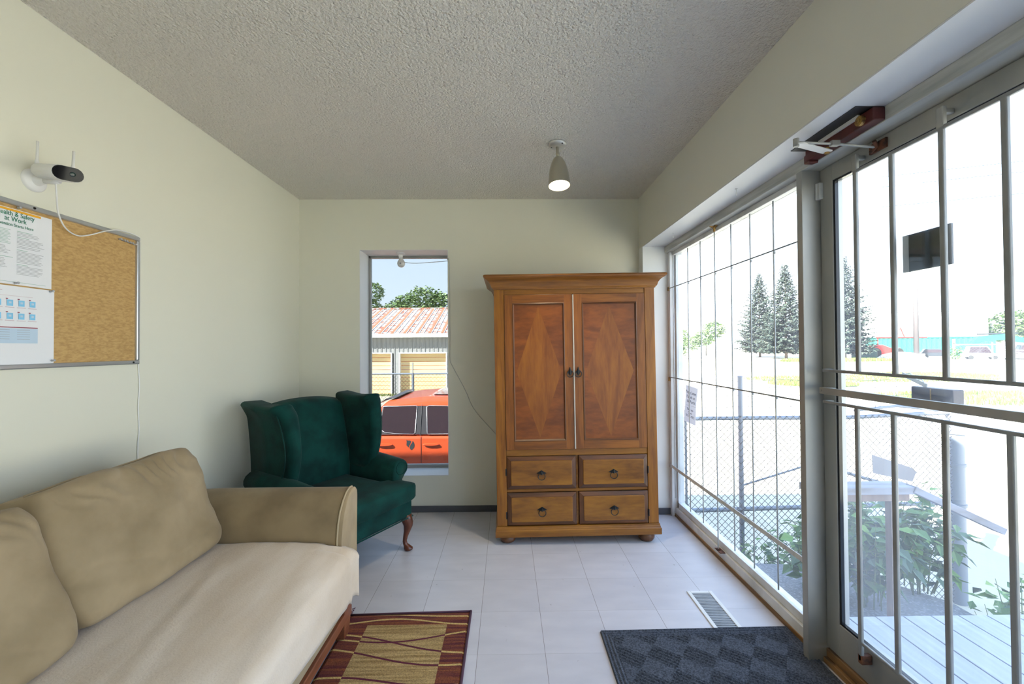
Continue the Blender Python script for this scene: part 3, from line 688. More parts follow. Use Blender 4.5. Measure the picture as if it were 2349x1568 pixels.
# ------------------------------------------------------------------ cork board, papers, pins
cb = tag(empty('cork_board', (XL, 1.5, 1.6)), 'cork notice board in an aluminium frame on the left wall', 'notice board')
m_cork = mat('cork', (.57, .37, .15), .9, vary=(150, (.44, .27, .10), (1, .4, 1), 4, .38, .66), bump=(120, .4, .002, (1, 1, 1)))
m_fr = mat('board_aluminium', (.60, .62, .65), .3, metal=.8)
by0, by1, bz0, bz1 = .78, 1.990, 1.300, 1.892
ch(MB().box(XL, XL+.012, by0+.01, by1-.01, bz0+.01, bz1-.01), 'cork_sheet', m_cork, cb)
b = MB(); xa, xb = XL, XL+.022; t = .018
b.box(xa, xb, by0, by1, bz1-t, bz1); b.box(xa, xb, by0, by1, bz0, bz0+t); b.box(xa, xb, by0, by0+t, bz0+t, bz1-t); b.box(xa, xb, by1-t, by1, bz0+t, bz1-t)
ch(b, 'board_frame', m_fr, cb, bev=.004)
for y, z in ((1.545, bz1-.009), (1.955, bz0+.009), (.85, bz1-.009)): ch(MB().lathe([(.0045, 0), (.004, .002)], (xb, y, z), 10, axis=(1, 0, 0)), 'screw', m_black, cb)
m_org = mat('orange_ink', (.85, .42, .02), .6); m_grn = mat('green_ink', (.03, .22, .13), .6); m_gry = mat('grey_ink', (.33, .34, .37), .7); m_gl = mat('pale_green_ink', (.30, .48, .40), .7)
m_cyan = mat('sky_blue_ink', (.25, .60, .86), .6); m_mar = mat('maroon_ink', (.30, .04, .08), .6); m_pb = mat('pale_blue_ink', (.52, .66, .80), .6); m_pink = mat('faded_pink_ink', (.62, .45, .50), .7); m_ink = mat('dark_ink', (.06, .07, .12), .7)
xp = XL+.0125
def sheet(name, y0, y1, z0, z1, label, cat):
    b = MB().grid(lambda u_, v_: (xp+.0008+.0015*sin(u_*pi)*(1-v_)**2, y0+(y1-y0)*u_, z0+(z1-z0)*v_), 8, 10); o = b.build(name, m_paper, solid=.0004); return tag(o, label, cat)
px_ = xp+.0028
ps = sheet('safety_poster', 1.185, 1.612, 1.597, 1.862, 'white safety poster with orange band and green heading, pinned upper on cork board', 'poster')
EXl, EYl = (0, 1, 0), (0, 0, 1)
MB().box(px_-.0002, px_+.0002, 1.20, 1.572, 1.852, 1.8595).build('orange_band', m_org, ps)
text('heading_text', 'Health & Safety\nat Work', .0235, m_grn, ps, (px_, 1.493, 1.836), EXl, EYl, spacing=.80, xscale=.80)
text('subheading_text', 'Prevention Starts Here', .0150, m_grn, ps, (px_, 1.488, 1.800), EXl, EYl, xscale=.86)
b = MB(); random.seed(3)
def lines(b, y0, y1, z0, z1, m, dz=.0048, th=.0011):
    z = z0
    while z > z1: b.box(px_-.0002, px_+.0001, y0, y0+(y1-y0)*random.uniform(.78, 1), z-th, z, m); z -= dz
def hd(y0, y1, z): b.box(px_-.0002, px_+.0001, y0, y1, z, z+.0015, 1)
hd(1.497, 1.545, 1.7855); lines(b, 1.497, 1.575, 1.782, 1.770, 0); hd(1.497, 1.535, 1.7650); lines(b, 1.497, 1.588, 1.761, 1.741, 0); lines(b, 1.497, 1.585, 1.735, 1.728, 0)
hd(1.497, 1.530, 1.7200); lines(b, 1.497, 1.582, 1.716, 1.676, 0); hd(1.497, 1.532, 1.6685); lines(b, 1.497, 1.585, 1.665, 1.636, 0)
lines(b, 1.400, 1.480, 1.786, 1.735, 1); lines(b, 1.400, 1.478, 1.728, 1.700, 0); hd(1.400, 1.485, 1.690); lines(b, 1.40, 1.47, 1.684, 1.655, 0); lines(b, 1.30, 1.385, 1.786, 1.66, 1); lines(b, 1.205, 1.285, 1.786, 1.66, 0)
b.box(px_-.0002, px_+.0001, 1.20, 1.59, 1.6055, 1.6065, 1)
b.build('body_text', [m_gry, m_gl], ps)
ps2 = sheet('rota_sheet', 1.188, 1.622, 1.318, 1.592, 'white sheet with rows of blue icons, pinned lower on the cork board', 'sheet')
b = MB(); 
for i in range(10):
    yc = 1.548-.0348*i
    for k, zc in enumerate((1.534, 1.488)):
        b.box(px_-.0002, px_+.0002, yc-.009, yc+.009, zc-.012, zc+.009, 0); b.box(px_-.0002, px_+.0002, yc-.012, yc-.006, zc+.011, zc+.014, 1); b.box(px_-.0002, px_+.0002, yc-.014, yc+.013, zc-.018, zc-.0165, 2); b.box(px_-.0002, px_+.0003, yc-.004, yc+.004, zc-.004, zc+.003, 3)
b.box(px_-.0002, px_+.0002, 1.20, 1.548, 1.557, 1.5578, 2); b.box(px_-.0002, px_+.0002, 1.30, 1.455, 1.574, 1.576, 2)
b.box(px_-.0002, px_+.0002, 1.20, 1.565, 1.446, 1.449, 1); b.box(px_-.0002, px_+.0002, 1.20, 1.565, 1.392, 1.444, 3)
for z in (1.438, 1.430, 1.422, 1.414, 1.406): b.box(px_+.0002, px_+.0003, 1.43, 1.478, z, z+.001, 4); b.box(px_+.0002, px_+.0003, 1.50, 1.54, z, z+.001, 4)
b.build('icon_grid', [m_cyan, m_mar, m_pink, m_pb, m_gry], ps2)
m_pin = mat('clear_grey_pin', (.45, .46, .48), .3)
def pin(y, z, x, lab, grp, tilt=0):
    b = MB().lathe([(.0012, 0), (.0012, .004), (.0042, .005), (.0030, .007), (.0028, .012), (.0045, .014), (.0040, .016)], (x, y, z), 10, axis=(1, tilt, .1)); tag(b.build('push_pin', m_pin, smooth=True), lab, 'push pin', grp)
pin(1.606, 1.588, XL+.013, 'clear push pin at the upper right corner of the icon sheet', 'pins holding the papers')
pin(1.612, 1.327, XL+.013, 'clear push pin at the lower right corner of the icon sheet', 'pins holding the papers')
pin(1.492, 1.602, XL+.013, 'clear push pin in the bottom edge of the safety poster', 'pins holding the papers')
pin(1.497, 1.868, XL+.013, 'clear push pin above the orange band of the poster', 'pins holding the papers')
for i, w_ in enumerate(('leftmost', 'second', 'third', 'fourth', 'fifth', 'last')): pin(1.885+.0145*i, 1.858-.0012*i, XL+.013, 'grey spare push pin, %s from the left in the row by the board corner' % w_, 'spare push pins in a row', .2*(i % 2))

# ------------------------------------------------------------------ wall camera and its cord
sc_ = tag(empty('security_camera', (XL, 1.555, 1.99)), 'white wireless security camera with two antennas on the left wall', 'security camera')
ch(MB().lathe([(.041, 0), (.041, .006), (.036, .012), (.020, .016), (.014, .030), (.012, .045)], (XL, 1.560, 1.990), 32, axis=(1, 0, 0)), 'wall_mount', m_white, sc_, auto=40)
for a in (.6, 2.4, 4.1): ch(MB().lathe([(.0035, 0), (.003, .003)], (XL+.008, 1.560+.031*cos(a), 1.990+.031*sin(a)), 8, axis=(1, 0, 0)), 'screw', m_black, sc_)
ch(MB().tube([(XL+.04, 1.560, 1.990), (XL+.07, 1.556, 1.984), (XL+.095, 1.551, 1.985)], [.012, .009, .012], 12).lathe([(.012, -.012), (.015, 0), (.012, .012)], (XL+.095, 1.551, 1.992), 14), 'ball_joint', m_white, sc_, smooth=True)
# body: capsule section extruded towards the room and slightly down the wall
ax = Vector((.86, -.42, -.30)).normalized(); ax = Vector((.93, -.30, -.17)).normalized()
sidev = ax.cross(Vector((0, 0, 1))).normalized(); upv = sidev.cross(ax)
tl = Matrix.Rotation(.12, 3, ax); sidev = tl @ sidev; upv = tl @ upv
def caps(c, hw, hr, k=1):
    P = []
    for i in range(9): a = -pi/2+pi*i/8; P.append(c+sidev*(hw+hr*cos(a))*k+upv*hr*sin(a)*k)
    for i in range(9): a = pi/2+pi*i/8; P.append(c+sidev*(-hw+hr*cos(a))*k+upv*hr*sin(a)*k)
    return P
c0 = Vector((XL+.055, 1.553, 2.018))
b = MB().loft([caps(c0+ax*(t_), .020, .026, k) for t_, k in ((-.004, .6), (.000, .85), (.008, 1), (.118, 1), (.124, .97))])
ch(b, 'camera_body', m_white, sc_, auto=40)
b = MB().loft([caps(c0+ax*t_, .019, .0245, k) for t_, k in ((.120, 1), (.128, 1), (.130, .96))]); ch(b, 'lens_face', mat('camera_black_face', (.006, .006, .008), .06, spec=.22), sc_, auto=40)
ch(MB().lathe([(.008, 0), (.008, .002), (.004, .003)], c0+ax*.130-sidev*.010, 18, axis=ax), 'lens', mat('lens_glass', (.01, .03, .025), .05), sc_)
for off, base_t, h in ((-.040, .012, .085), (.036, .070, .072)):
    p0 = c0+ax*base_t+sidev*off*(-1)*.9; p0 = c0+ax*(.012 if off < 0 else .085)+upv*.018+sidev*(0.030 if off < 0 else -.034)
    b = MB().tube([p0, p0+Vector((0, 0, .012)), p0+Vector((0, 0, .02)), p0+Vector((.001, .001, h))], [.006, .006, .0042, .0040], 10); ch(b, 'antenna', m_white, sc_, smooth=True)
cp = [(XL+.098, 1.545, 1.972), (XL+.09, 1.555, 1.935), (XL+.06, 1.590, 1.880), (XL+.035, 1.640, 1.838), (XL+.030, 1.69, 1.822), (XL+.030, 1.74, 1.838), (XL+.026, 1.80, 1.868), (XL+.025, 1.86, 1.892), (XL+.018, 1.92, 1.899), (XL+.008, 1.975, 1.900), (XL+.006, 2.000, 1.893), (XL+.004, 2.004, 1.86)]
for i in range(1, 30): cp.append((XL+.0035, 2.004+.003*sin(i*1.7)+.001*sin(i*.6), 1.86-.055*i))
def smooth_path(P, n=5):
    P = [Vector(p) for p in P]; out = []
    for i in range(len(P)-1):
        p0, p1, p2, p3 = P[max(i-1, 0)], P[i], P[i+1], P[min(i+2, len(P)-1)]
        for k in range(n):
            t = k/n; out.append(.5*((2*p1)+(-p0+p2)*t+(2*p0-5*p1+4*p2-p3)*t*t+(-p0+3*p1-3*p2+p3)*t**3))
    out.append(P[-1]); return out
ch(MB().tube(smooth_path(cp), .0026, 8), 'power_cord', m_white, sc_, smooth=True)

# ------------------------------------------------------------------ ceiling spotlight
m_nick = mat('brushed_nickel', (.50, .47, .38), .32, metal=.85); m_nick2 = mat('pale_nickel', (.62, .62, .60), .35, metal=.6)
cl = tag(empty('ceiling_spotlight', (.32, 2.57, ZC)), 'small brushed nickel ceiling spotlight, lit, above the armoire', 'ceiling light')
ch(MB().lathe([(.058, 0), (.058, -.006), (.050, -.016), (.020, -.022), (.004, -.023)], (.32, 2.57, ZC), 36), 'canopy', m_nick2, cl, smooth=True)
for a in (-.9, 2.6): ch(MB().lathe([(.004, 0), (.004, -.004)], (.32+.04*cos(a), 2.57+.04*sin(a)-.01, ZC-.016), 10), 'screw', m_dark, cl)
axs = Vector((.02, -.14, -1)).normalized(); tp = Vector((.322, 2.565, ZC-.080))
ch(MB().tube([(.32, 2.57, ZC-.020), (.32, 2.57, ZC-.05), tp+Vector((0, 0, .012)), tp-Vector((0, 0, .004))], [.010, .009, .012, .010], 12), 'swivel_arm', m_nick, cl, smooth=True)
prof = [(.004, 0), (.016, .006), (.030, .022), (.044, .050), (.054, .085), (.060, .120), (.064, .160), (.066, .195)]
q = Vector((0, 0, 1)).rotation_difference(axs)
b = MB(); rings = [[tp+q @ Vector((r_*cos(2*pi*k/36), r_*sin(2*pi*k/36), z_)) for k in range(36)] for r_, z_ in prof]
inner = [[tp+q @ Vector(((r_-.002)*cos(2*pi*k/36), (r_-.002)*sin(2*pi*k/36), z_)) for k in range(36)] for r_, z_ in reversed(prof[2:])]
b.loft(rings, 0, cap=False); b.loft([rings[-1], inner[0]], 0, cap=False); b.loft(inner, 1, cap=False)
ch(b, 'lamp_shade', [m_nick, mat('white_reflector', (.85, .82, .70), .4)], cl, smooth=True)
bp_ = tp+axs*.135
b = MB().lathe([(.012, -.06), (.016, -.045), (.034, -.012), (.040, .010), (.036, .026), (.022, .036), (.003, .040)], bp_, 24, axis=axs)
ch(b, 'bulb', mat('lit_bulb', (1, .95, .8), .4, emis=((1, .88, .62), 14)), cl, smooth=True)
L_ = bpy.data.lights.new('spot_lamp', 'SPOT'); L_.energy = 34; L_.color = (1, .80, .52); L_.spot_size = radians(100); L_.spot_blend = .9; L_.shadow_soft_size = .04
lo = bpy.data.objects.new('spot_lamp', L_); COL.objects.link(lo); lo.location = tp+axs*.205; lo.rotation_euler = axs.to_track_quat('-Z', 'Y').to_euler(); lo.parent = cl; lo.matrix_parent_inverse = cl.matrix_basis.inverted()

# ------------------------------------------------------------------ bare lamp holder in the rear window, cord down the wall
lh = tag(empty('lamp_holder', (-.915, YB+.12, oz1)), 'white lamp holder with a bulb at the top of the narrow window', 'lamp holder')
cxl, cyl = -.913, YB+.11
ch(MB().lathe([(.038, -.004), (.038, -.014), (.020, -.020), (.015, -.050), (.013, -.052)], (cxl, cyl, oz1), 28), 'socket_base', m_white, lh, auto=40)
ch(MB().lathe([(.013, -.045), (.018, -.058), (.031, -.080), (.034, -.098), (.028, -.116), (.014, -.127), (.002, -.129)], (cxl+.004, cyl-.002, oz1), 28), 'bulb', mat('frosted_bulb', (.72, .72, .70), .25), lh, smooth=True)
ch(MB().lathe([(.007, 0), (.007, .004)], (cxl+.006, cyl-.037, oz1-.10), 12, axis=(.2, -1, .1)), 'bulb_mark', m_gry, lh)
cpts = [(cxl+.02, cyl-.01, oz1-.085), (cxl+.12, cyl, oz1-.092), (cxl+.25, cyl-.03, oz1-.092), (o1-.012, YB+.05, oz1-.085), (o1-.008, YB+.005, oz1-.084), (o1+.010, YB-.004, oz1-.09)]
for z in (1.9, 1.6, 1.4, 1.27): cpts.append((o1+.013, YB-.004, z))
cpts += [(-.455, YB-.004, 1.215), (-.375, YB-.004, 1.065), (-.330, YB-.004, .97), (-.285, YB-.004, .868), (-.194, YB-.004, .753), (-.06, YB-.004, .605), (.0, YB-.004, .55)]
ch(MB().tube(smooth_path(cpts, 4), .0028, 6), 'lamp_cord', mat('grey_white_cord', (.60, .60, .55), .6), lh, smooth=True)

# ------------------------------------------------------------------ floor register, mat, rug
fv = tag(empty('floor_register', (1.07, 2.17, 0)), 'white-framed metal floor vent beside the storefront window', 'floor vent')
vx0, vx1, vy0, vy1 = .995, 1.135, 2.000, 2.350
b = MB(); t = .020
b.box(vx0, vx0+t, vy0, vy1, 0, .006); b.box(vx1-t, vx1, vy0, vy1, 0, .006); b.box(vx0+t, vx1-t, vy0, vy0+t, 0, .006); b.box(vx0+t, vx1-t, vy1-t, vy1, 0, .006)
ch(b, 'frame', mat('register_white', (.72, .73, .72), .35), fv, bev=.002)
ch(MB().box(vx0+t, vx1-t, vy0+t, vy1-t, .0002, .0010), 'duct_opening', m_black, fv)
b = MB(); n = 24
for i in range(n):
    y = vy0+t+(vy1-vy0-2*t)*(i+.5)/n; b.add([(vx0+t, y-.0026, .0034), (vx1-t, y-.0026, .0034), (vx1-t, y+.0016, .0052), (vx0+t, y+.0016, .0052)], [(0, 1, 2, 3)])
ch(b, 'louvres', mat('louvre_steel', (.36, .36, .36), .4, metal=.2), fv, solid=.0006)

def mat_mat():
    m = bpy.data.materials.new('ribbed_carpet_mat'); m.use_nodes = True
    t = m.node_tree; b = t.nodes['Principled BSDF']; N = t.nodes.new; L = t.links.new
    tc = N('ShaderNodeTexCoord'); n = N('ShaderNodeTexNoise'); n.inputs['Scale'].default_value = 160; n.inputs['Detail'].default_value = 3; L(tc.outputs['Object'], n.inputs[0])
    rp = N('ShaderNodeValToRGB'); rp.color_ramp.elements[0].position = .35; rp.color_ramp.elements[1].position = .68; rp.color_ramp.elements[0].color = (.022, .027, .038, 1); rp.color_ramp.elements[1].color = (.085, .10, .13, 1)
    L(n.outputs[0], rp.inputs[0]); L(rp.outputs[0], b.inputs['Base Color']); b.inputs['Roughness'].default_value = .95
    bp = N('ShaderNodeBump'); bp.inputs['Strength'].default_value = .6; bp.inputs['Distance'].default_value = .003; L(n.outputs[0], bp.inputs['Height']); L(bp.outputs[0], b.inputs['Normal'])
    return m
MX0, MX1, MY0, MY1 = .440, 1.348, 1.42, 2.030
dm = tag(empty('door_mat', (.9, 1.72, 0)), 'dark charcoal ribbed door mat on the floor by the entrance', 'door mat')
m_mat = mat_mat()
def matf(u_, v_):
    x = MX0+(MX1-MX0)*u_; y = MY0+(MY1-MY0)*v_
    z = .009; e_ = min(x-MX0, MX1-x, MY1-y, y-MY0)
    if e_ < .002: z = .001
    elif e_ < .048: z += .0022*sin(e_/.016*2*pi)
    else:
        a = (x*.80-y*.60); c = (x*.60+y*.80)
        if (math.floor(a/.125)+math.floor(c/.088)) % 2 == 0: z += .0034*sin(c/.0176*2*pi)
    return (x, y+.012*u_*v_, z)
ch(MB().grid(matf, 260, 190), 'mat_pile', m_mat, dm)
ch(MB().box(MX0+.002, MX1-.002, MY0+.002, MY1-.002, .0005, .0045), 'rubber_backing', m_black, dm)

def rug_mat():
    m = bpy.data.materials.new('burgundy_gold_rug'); m.use_nodes = True
    t = m.node_tree; b = t.nodes['Principled BSDF']; N = t.nodes.new; L = t.links.new
    tc = N('ShaderNodeTexCoord'); sp = N('ShaderNodeSeparateXYZ'); L(tc.outputs['Object'], sp.inputs[0])
    def math_(op, a, b_=None, c_=None):
        n = N('ShaderNodeMath'); n.operation = op
        for i, v in enumerate((a, b_, c_)):
            if v is None: continue
            if isinstance(v, (int, float)): n.inputs[i].default_value = v
            else: L(v, n.inputs[i])
        return n.outputs[0]
    X, Y = sp.outputs['X'], sp.outputs['Y']
    def band(v, lo, hi): return math_('MULTIPLY', math_('GREATER_THAN', v, lo), math_('LESS_THAN', v, hi))
    mp = N('ShaderNodeMapping'); mp.inputs['Scale'].default_value = (3, 70, 1); L(tc.outputs['Object'], mp.inputs[0])
    ns = N('ShaderNodeTexNoise'); ns.inputs['Scale'].default_value = 1; ns.inputs['Detail'].default_value = 4; L(mp.outputs[0], ns.inputs[0])
    fine = N('ShaderNodeTexNoise'); fine.inputs['Scale'].default_value = 190; L(tc.outputs['Object'], fine.inputs[0])
    r1 = N('ShaderNodeValToRGB'); r1.color_ramp.elements[0].position = .38; r1.color_ramp.elements[1].position = .62; r1.color_ramp.elements[0].color = (.085, .012, .018, 1); r1.color_ramp.elements[1].color = (.20, .055, .018, 1); L(ns.outputs[0], r1.inputs[0])
    r2 = N('ShaderNodeValToRGB'); r2.color_ramp.elements[0].position = .36; r2.color_ramp.elements[1].position = .64; r2.color_ramp.elements[0].color = (.25, .16, .055, 1); r2.color_ramp.elements[1].color = (.45, .32, .14, 1); L(ns.outputs[0], r2.inputs[0])
    pan = math_('MULTIPLY', band(X, -.690, -.300), band(math_('SUBTRACT', math_('MODULO', math_('ADD', Y, 20.0), .44), 0.0), (1.700+20) % .44 if False else .0, .39))
    # gold panels: one from y 1.79 up to 2.09, earlier ones repeated nearer the camera
    pan = math_('MULTIPLY', band(X, -.690, -.300), math_('ADD', band(Y, 1.66, 2.092), math_('ADD', band(Y, 1.10, 1.56), band(Y, .6, 1.0))))
    mix = N('ShaderNodeMix'); mix.data_type = 'RGBA'; L(pan, mix.inputs[0]); L(r1.outputs[0], mix.inputs[6]); L(r2.outputs[0], mix.inputs[7])
    # wavy lines
    ln = None
    for (a, k, ph, y0, sl_) in ((.022, 9, .3, 2.115, .00), (.030, 7, 2.2, 2.005, .05), (.030, 6.5, .2, 1.955, -.12), (.028, 7, 1.0, 1.865, -.10), (.03, 7, .4, 1.74, .02), (.03, 6, 2, 1.6, 0), (.012, 5, 0, 2.172, -.03)):
        c_ = math_('ADD', math_('MULTIPLY', math_('SINE', math_('ADD', math_('MULTIPLY', X, k), ph)), a), math_('ADD', math_('MULTIPLY', X, sl_), y0+.45*sl_))
        d = math_('LESS_THAN', math_('ABSOLUTE', math_('SUBTRACT', Y, c_)), .0052)
        ln = d if ln is None else math_('MAXIMUM', ln, d)
    lc = N('ShaderNodeMix'); lc.data_type = 'RGBA'; L(pan, lc.inputs[0]); lc.inputs[6].default_value = (.50, .36, .13, 1); lc.inputs[7].default_value = (.10, .012, .03, 1)
    m2 = N('ShaderNodeMix'); m2.data_type = 'RGBA'; L(ln, m2.inputs[0]); L(mix.outputs[2], m2.inputs[6]); L(lc.outputs[2], m2.inputs[7])
    m3 = N('ShaderNodeMix'); m3.data_type = 'RGBA'; m3.blend_type = 'MULTIPLY'; m3.inputs[0].default_value = .8; L(m2.outputs[2], m3.inputs[6]); mr = N('ShaderNodeMapRange'); mr.inputs[1].default_value = .3; mr.inputs[2].default_value = .7; mr.inputs[3].default_value = .6; mr.inputs[4].default_value = 1.35; L(fine.outputs[0], mr.inputs[0]); L(mr.outputs[0], m3.inputs[7])
    L(m3.outputs[2], b.inputs['Base Color']); b.inputs['Roughness'].default_value = .95
    bp = N('ShaderNodeBump'); bp.inputs['Strength'].default_value = .7; bp.inputs['Distance'].default_value = .003; L(fine.outputs[0], bp.inputs['Height']); L(bp.outputs[0], b.inputs['Normal'])
    return m
rg = tag(empty('area_rug', (-.5, 1.4, 0)), 'burgundy and gold patterned rug with wavy lines beside the sofa', 'rug')
RX0, RX1, RY0, RY1 = -.805, -.192, .55, 2.197
b = MB().grid(lambda u_, v_: (RX0+(RX1-RX0)*u_, RY0+(RY1-RY0)*v_-.018*(1-u_)*v_, .0085 if 0 < u_ < 1 and 0 < v_ < 1 else .0015), 40, 80); ch(b, 'rug_pile', rug_mat(), rg)
b = MB().tube([(RX1, RY0, .006), (RX1-.002, 1.4, .007), (RX1, RY1, .006)], .0065, 8).tube([(RX1, RY1, .006), (-.5, RY1-.010, .007), (RX0, RY1-.018, .006)], .0045, 8); ch(b, 'bound_edge', mat('plum_binding', (.075, .030, .055), .9, bump=(150, .6, .003, (1, 1, 1))), rg, smooth=True)
pts = [(-.803+.006*sin(i*1.9), 2.178+.0065*i, .008+.006*abs(sin(i*1.3))) for i in range(9)]
ch(MB().tube(pts, .0022, 6), 'frayed_thread', mat('plum_thread', (.06, .02, .04), .9), rg, smooth=True)

# ------------------------------------------------------------------ notice and plates on the glazing
nx = 1.3815
nt_ = MB().grid(lambda u_, v_: (nx-.0006-.004*sin(pi*v_)*u_, (3.227+(3.026-3.227)*u_)+(.045)*(1-v_), 1.073-.011*u_-(.283-.006*u_)*(1-v_)), 6, 8).build('window_notice', m_notice)
tag(nt_, 'white paper notice about parcels taped inside the storefront window', 'notice')
EXr, EYr = Vector((0, -1, -.05)).normalized(), Vector((0, -.16, 1)).normalized(); xt = nx-.0070
EXr = Vector((0, -1, -.05)).normalized(); EYr = (EYr-EXr*EYr.dot(EXr)).normalized()
text('notice_text', 'Please Leave\nParcels on\nthe Porch', .034, m_ink, nt_, (xt, 3.130, 1.010), EXr, EYr, spacing=1.0)
text('contact_text', 'Thank you\nDawn\n705-795-9972', .026, m_ink, nt_, (xt, 3.150, .885), EXr, EYr, spacing=1.0)
MB().box(xt-.0002, xt, 3.055, 3.215, .9215, .9230).build('ruled_line', m_gry, nt_)

pl = tag(empty('glass_plate_sign', (1.41, 1.37, 1.68)), 'dark glossy rectangular sign plate seen from behind on the door glass', 'sign')
m_plate = mat('dark_mirror_plate', (.10, .10, .10), .06, metal=.9)
ch(MB().box(1.408, 1.414, 1.306, 1.470, 1.622, 1.752), 'plate', m_plate, pl, bev=.001)
ch(MB().box(1.4072, 1.4079, 1.448, 1.470, 1.622, 1.752), 'edge_strip', mat('pale_strip', (.55, .57, .62), .3, metal=.4), pl)
ch(MB().box(1.4072, 1.4079, 1.306, 1.318, 1.622, 1.752), 'edge_strip', mat('grey_strip', (.22, .22, .23), .4), pl)
bx = tag(empty('letter_box', (1.44, 1.40, 1.2)), 'dark brown box with a pale centre strip outside the door, behind the push bar', 'box')
m_brn = mat('brown_plastic', (.045, .028, .030), .45)
ch(MB().box(1.427, 1.465, 1.330, 1.470, 1.175, 1.222), 'box_body', m_brn, bx, bev=.003)
ch(MB().box(1.4255, 1.4268, 1.398, 1.402, 1.180, 1.220), 'centre_strip', m_brass, bx)
lt = tag(empty('gate_latch', (1.44, 1.47, 1.23)), 'slanted pale metal bracket outside the door above the brown box', 'bracket')
ch(MB().bar((1.44, 1.515, 1.262), (1.44, 1.425, 1.226), .004, .014).tube([(1.438, 1.50, 1.262), (1.436, 1.48, 1.268), (1.438, 1.47, 1.250)], .0022, 6).tube([(1.438, 1.455, 1.245), (1.436, 1.438, 1.248), (1.438, 1.43, 1.232)], .0022, 6), 'bracket_plate', m_alul, lt)

# ------------------------------------------------------------------ outside: ground, terrace, deck, fences
G = -1.03
m_ground = mat('pale_gravel_lot', (.45, .415, .325), .95, vary=(.35, (.38, .35, .27), (1, 1, 1), 8, .35, .7), bump=(20, .3, .01, (1, 1, 1)))
struct(MB().box(-150, 240, -60, 300, G-.2, G).build('ground', m_ground))
m_asph = mat('grey_asphalt', (.20, .205, .22), .95, vary=(70, (.34, .35, .37), (1, 1, 1), 4, .5, .72), bump=(60, .5, .01, (1, 1, 1)))
b = MB().prism([(1.456, -2.5), (3.16, -2.5), (3.13, 2.96), (2.72, 3.46), (1.456, 3.58)], 'Z', G, -.45)
struct(b.build('terrace', m_asph))
dk = tag(empty('porch_deck', (2.2, .8, -.03)), 'pale grey painted board porch deck outside the glazed door', 'deck')
m_deck = mat('pale_deck_paint', (.40, .42, .49), .6, vary=(5, (.33, .35, .41), (6, .6, 1), 5, .35, .7))
b = MB(); x = 1.462
while x < 3.0: b.box(x, x+.139, -1.6, 2.165, -.068, -.030); x += .1447
ch(b, 'deck_boards', m_deck, dk, bev=.003)
for y in (-1.5, -.3, .9, 2.1): ch(MB().box(1.462, 3.03, y, y+.04, -.20, -.069), 'joist', m_deck, dk)
for xx in (1.6, 2.95):
    for yy in (-1.45, .3, 2.05): ch(MB().box(xx-.045, xx+.045, yy-.045, yy+.045, -.45, -.2), 'deck_post', m_deck, dk)
m_rail = mat('weathered_grey_timber', (.30, .31, .36), .8, vary=(9, (.22, .20, .20), (.4, 2, 2), 5, .4, .7)); m_rp = mat('brown_timber_post', (.26, .19, .16), .8, vary=(14, (.17, .12, .10), (2, 2, .3), 4, .4, .7))
rl = tag(empty('porch_railing', (2.03, 2.2, 0)), 'weathered timber porch railing with a board sloping down to the right', 'railing')
ch(MB().box(1.60, 2.16, 2.185, 2.30, .584, .622), 'top_rail', m_rail, rl, bev=.004); ch(MB().box(1.60, 2.12, 2.20, 2.238, .545, .583), 'under_rail', m_rp, rl, bev=.003)
ch(MB().box(2.010, 2.052, 2.19, 2.228, -.2, .545), 'post', m_rp, rl, bev=.003)
ch(MB().bar((2.13, 2.21, .612), (2.610, 2.21, .385), .06, .035), 'sloping_board', m_rail, rl, bev=.003)
# chain-link fences
m_galv = mat('galvanised_steel', (.20, .225, .27), .5, metal=.3); m_wire = mat('galvanised_wire', (.08, .08, .085), .5, metal=.4)
def mesh_wires(b, P, ex, ez, w, h, pitch, rad):
    """diagonal wires over a w x h rectangle with corner P"""
    P = Vector(P); ex = Vector(ex); ez = Vector(ez); n = ex.cross(ez)
    def seg(a, c, off):
        A = P+ex*a[0]+ez*a[1]+n*off; C_ = P+ex*c[0]+ez*c[1]+n*off; d = (C_-A).normalized(); k = n; e1 = d.cross(k).normalized()
        rg = lambda p: [p+e1*rad, p-e1*rad*.5+k*rad*.87, p-e1*rad*.5-k*rad*.87]
        b.loft([rg(A), rg(C_)], cap=False)
    c = pitch-h
    while c < w:
        a0, a1 = max(0, c), min(w, c+h)
        if a1 > a0:
            seg((a0, a0-c), (a1, a1-c), rad); seg((a0, h-(a0-c)), (a1, h-(a1-c)), -rad)
        c += pitch
fn = tag(empty('chain_link_fence', (3, 3.9, G)), 'near chain-link fence with barbed wire and a thick corner post past the porch', 'fence')
FY = 3.9
ch(MB().tube([(4.20, FY, G), (4.20, FY, .84)], .064, 20).lathe([(.076, 0), (.076, .03), (.05, .05), (.01, .06)], (4.20, FY, .82), 20), 'corner_post', m_galv, fn, auto=40)
for z in (.55, .25, -.12): ch(MB().tube([(4.20, FY, z-.012), (4.20, FY, z+.012)], .074, 20), 'post_band', m_galv, fn, auto=40)
ch(MB().tube([(2.175, FY, G), (2.175, FY, 1.085)], .021, 12).lathe([(.025, 0), (.02, .012)], (2.175, FY, 1.08), 12), 'line_post', m_galv, fn, auto=40)
ch(MB().tube([(1.66, FY, G), (1.66, FY, .78)], .012, 10), 'line_post', m_galv, fn, auto=40)
ch(MB().tube([(1.55, FY, .697), (3.2, FY, .697), (4.16, FY, .735)], .019, 12), 'top_rail', m_galv, fn, auto=50)
ch(MB().tube([(3.25, FY, .76), (3.65, FY, .80), (4.15, FY, .745)], .013, 10), 'upper_tension_rail', m_galv, fn, auto=50)
ch(MB().tube([(1.6, FY, -.155), (4.16, FY, -.105)], .020, 12), 'bottom_rail', m_galv, fn, auto=50)
